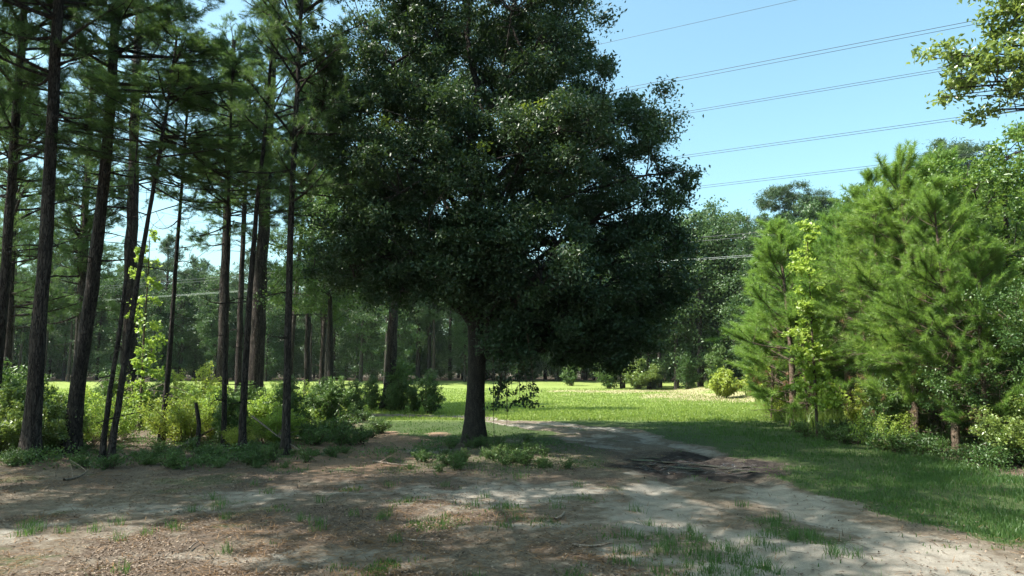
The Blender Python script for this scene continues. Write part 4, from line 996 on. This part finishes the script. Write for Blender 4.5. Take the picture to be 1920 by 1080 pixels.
for (px, d, s, lab) in ((700, 27.3, .75, "dark bush hugging the mound pine on its left"), (755, 27.5, 1.15, "tallest dark bush right of the mound pine"), (778, 27.0, .6, "low dark bush between the mound pine and the last bush"), (806, 26.5, .95, "last dark upright bush before the open field"), (740, 26.8, .6, "small dark bush before the mound pine"), (610, 24.5, .8, "dark bush at the thin pine by the field"), (668, 25.5, .75, "bush with two upright shoots left of the mound pine")):
    shrub(sh_c, (px - 960) / F * d, d, s, lab)

def ground_cover(name, n, x0, x1, y0, y1, dens, size, hmax, mat, label):
    X, Y = scatter(n, x0, x1, y0, y1, dens, True); m_ = len(X)
    hh = hmax * fbm(X * 1.3, Y * 1.3, 41, 3) ** 1.5 * 1.6
    P = np.stack([X, Y, height(X, Y) + rng.random(m_) * hh + .01], -1)
    o = part(name, leaves_mesh(name, P, size, .5, mat, .6, .25), None, 'stuff'); o['label'] = label; o['category'] = 'ground cover'
ground_cover("ground_cover", 200000, -.85, .1, 11, 26, lambda c, X, Y: np.clip(c['under'] + .9 * (1 - sstep(.5, 1.2, ell(X, Y, -.9, 14.6, 2.4, 1.7))), 0, 1) * .6 * sstep(.46, .62, fbm(X * 1.1, Y * 1.1, 43, 4)), .05, .28, M['leaf_mid'], "tangled low leafy ground cover under the thicket and round the oak's foot")
ground_cover("bramble_cover", 90000, .42, .78, 11.5, 26, lambda c, X, Y: sstep(7.4, 8.6, X - .1 * (Y - 12)) * sstep(.42, .58, fbm(X * 1.1, Y * 1.1, 45, 4)), .05, .45, M['leaf_mid'], "tangled low leaves along the foot of the young pines")

# ------------------------------------------------------------------ snag, fallen branches, sticks
def stick(name, pts, r0, r1, mat, label, cat, twigs=0):
    w = Wood(); pts = np.asarray(pts, float); P = pts
    if len(pts) == 2: P = curve(pts[0], pts[1], 9, .05)
    w.tube(P, np.linspace(r0, r1, len(P)), 7, .08)
    for i in range(twigs):
        b0 = P[rng.integers(1, len(P) - 1)]; d = unit(unit(P[-1] - P[0]) + rng.normal(size=3) * .7); d[2] = abs(d[2]) * .6
        w.tube(curve(b0, b0 + d * rng.uniform(.15, .6), 5, .12), np.linspace(r1 * 1.3, .003, 5), 4)
    me = w.mesh(name, mat); c = P[0].copy(); c[2] = 0
    me.transform(__import__('mathutils').Matrix.Translation(-Vector(c)))
    o = part(name, me); o.location = c; o['label'] = label; o['category'] = cat
    return o
g = G(371, 838); stick("dead_stump", [g + [0, 0, -.05], g + [.0, 0, .5], W(367, 755, g[1])], .055, .035, M['pine_bark'], "short broken dark stem standing in the thicket", "dead stem")
def gp(px, py, z=.03): v = G(px, py); v[2] = hz(v[0], v[1]) + z; return v
stick("fallen_branch", [gp(330, 842), gp(430, 815) + [0, 0, .35], gp(520, 800) + [0, 0, .75]], .035, .012, M['deadwood'], "long dead branch slanting up out of the thicket between the trunks", "branch", 8)
stick("fallen_branch", [gp(470, 842, .7), gp(520, 846, .3), gp(590, 864)], .02, .008, M['deadwood'], "curved dead branch leaning down at the slim dark pine's foot", "branch", 6)
stick("fallen_branch", [gp(120, 905), gp(165, 888, .08)], .02, .008, M['deadwood'], "crooked stick lying at the left in the dark weeds", "branch", 3)
stick("fallen_branch", [gp(1072, 1031), gp(1145, 1025)], .014, .008, M['deadwood'], "straight stick on the soil near the bottom centre", "stick")
stick("fallen_branch", [gp(765, 1020), gp(830, 1025)], .008, .004, M['deadwood'], "thin pale twig lying on the shaded clearing", "stick")
stick("fallen_branch", [gp(1040, 982), gp(1058, 968)], .016, .010, M['deadwood'], "short dark stick lying beside the middle sand patch", "stick")
stick("fallen_branch", [gp(355, 1035), gp(372, 1022)], .010, .005, M['deadwood'], "small twig on the lit soil at the lower left", "stick")
stick("fallen_branch", [gp(700, 866), gp(800, 878)], .018, .006, M['deadwood'], "low twig lying across the dirt left of the oak", "stick", 2)
stick("fallen_branch", [gp(1330, 922), gp(1372, 916)], .016, .006, M['deadwood'], "small dark stick on the track below the mud", "stick")
c0 = gp(1785, 835)
for i, (ax, ay, az_) in enumerate(((1700, 800, .9), (1690, 812, .5), (1735, 770, 1.1), (1870, 862, .4), (1715, 790, 1.3), (1850, 800, 1.0))):
    e = gp(ax, min(ay, 862) if ay > 780 else 800, az_)
    stick("dead_branch", [c0 + rng.normal(size=3) * [.25, .2, 0] + [-.2, .3, .05], e], .016, .005, M['deadwood'], "pale dead branch in the tangle left of the front young pine's foot", "branch", 5)['group'] = "dead branches at the front young pine"
# brush of dead twigs and low growth under the young pines
for i in range(16):
    px = r3.uniform(1480, 1900); g = G(px, 792 + (px - 1480) * .15 + r3.uniform(-10, 4)); g[1] += r3.uniform(.3, 2.0)
    shrub(r3.choice([sh_i, sh_h, sh_c]), g[0], g[1], r3.uniform(.35, .85), "ragged brush among the trunks of the young pine stand", "brush under the young pines")
for i in range(14):
    px = r3.uniform(1500, 1900); g = G(px, 796 + (px - 1480) * .15); g[1] += r3.uniform(.2, 1.6)
    a = np.array([g[0], g[1], hz(g[0], g[1])]); e = a + np.array([r3.uniform(-1.2, 1.2), r3.uniform(-.4, .4), r3.uniform(.1, 1.3)])
    stick("dead_branch", [a, e], .014, .004, M['deadwood'], "dry dead branch caught under the young pines", "branch", 6)['group'] = "dry branches under the young pines"
# vine tangle over the thicket
w = Wood()
cg = W(262, 735, 19.5)
for i in range(34):
    a = cg + rng.normal(size=3) * [.35, .3, .22]; w.tube(curve(a, a + rng.normal(size=3) * [.45, .3, .3], 6, .3), .006, 3)
o = part("vine_tangle", w.mesh("vine_tangle", plain_mat("vine", (.17, .11, .10)))); o['label'] = "reddish brown tangle of dry vines on the thicket behind the crossing stems"; o['category'] = 'vine'

# ------------------------------------------------------------------ power lines
WD = np.array([-.9, .44, 0]); WD /= np.linalg.norm(WD)
def wires(label, px, py, d, offs, r, mat, name="power_line", sag=2.0):
    p = W(px, py, d)
    t = thing(name, label, "power line", tuple(p), 0, None)
    for (dx, dz) in offs:
        s = np.linspace(-90, 150, 61)[:, None]
        P = WD * s + np.array([0, dx, dz]) + np.array([0, 0, 1.0]) * (((s - 30) / 120) ** 2 - .0625) * sag
        w = Wood(); w.tube(P, r, 5); part("wire", w.mesh("wire", mat), t)
wires("topmost single thin wire crossing the sky", 1160, 75, 50, [(0, 0)], .014, M['wire_dark'], sag=1.5)
wires("uppermost bundle of three wires in the sky right of the oak", 1255, 152, 48, [(0, .12), (0, -.12), (.5, .32)], .016, M['wire_dark'], sag=1.5)
wires("second pair of wires from the top, ending visually at the corner bough", 1278, 212, 48, [(0, .06), (0, -.1)], .015, M['wire_dark'], sag=1.0)
wires("third pair of wires from the top in the open sky", 1285, 293, 48, [(0, .07), (0, -.09)], .015, M['wire_dark'], sag=.8)
wires("fourth pair of wires, brushing the young pines' tips", 1299, 352, 48, [(0, .06), (0, -.09)], .014, M['wire_dark'], sag=.8)
wires("dark pair of cables before the pine tops right of the oak", 1380, 443, 46, [(0, .13), (0, -.13)], .022, M['wire_dark'], sag=.4)
wires("bright cable running low before the forest on both sides of the oak", 1300, 487, 46, [(0, .05), (0, -.05)], .010, M['wire_bright'], sag=.4)

# ------------------------------------------------------------------ haze
def haze():
    m, N, L = new_mat("haze"); out = N.new("ShaderNodeOutputMaterial"); v = N.new("ShaderNodeVolumePrincipled")
    v.inputs['Color'].default_value = (.80, .90, 1.0, 1); v.inputs['Density'].default_value = HAZE
    L.new(v.outputs[0], out.inputs['Volume'])
    x0, x1, y0, y1, z0, z1 = -440, 440, -80, 640, -2, 34
    V = [(x, y, z) for z in (z0, z1) for y in (y0, y1) for x in (x0, x1)]
    Fc = [(0, 2, 3, 1), (4, 5, 7, 6), (0, 1, 5, 4), (2, 6, 7, 3), (0, 4, 6, 2), (1, 3, 7, 5)]
    o = part("haze", mesh_np("haze", V, [Fc], m), None, 'stuff'); o['label'] = "thin bluish summer haze over the whole place"; o['category'] = 'haze'
HAZE = .00014
haze()
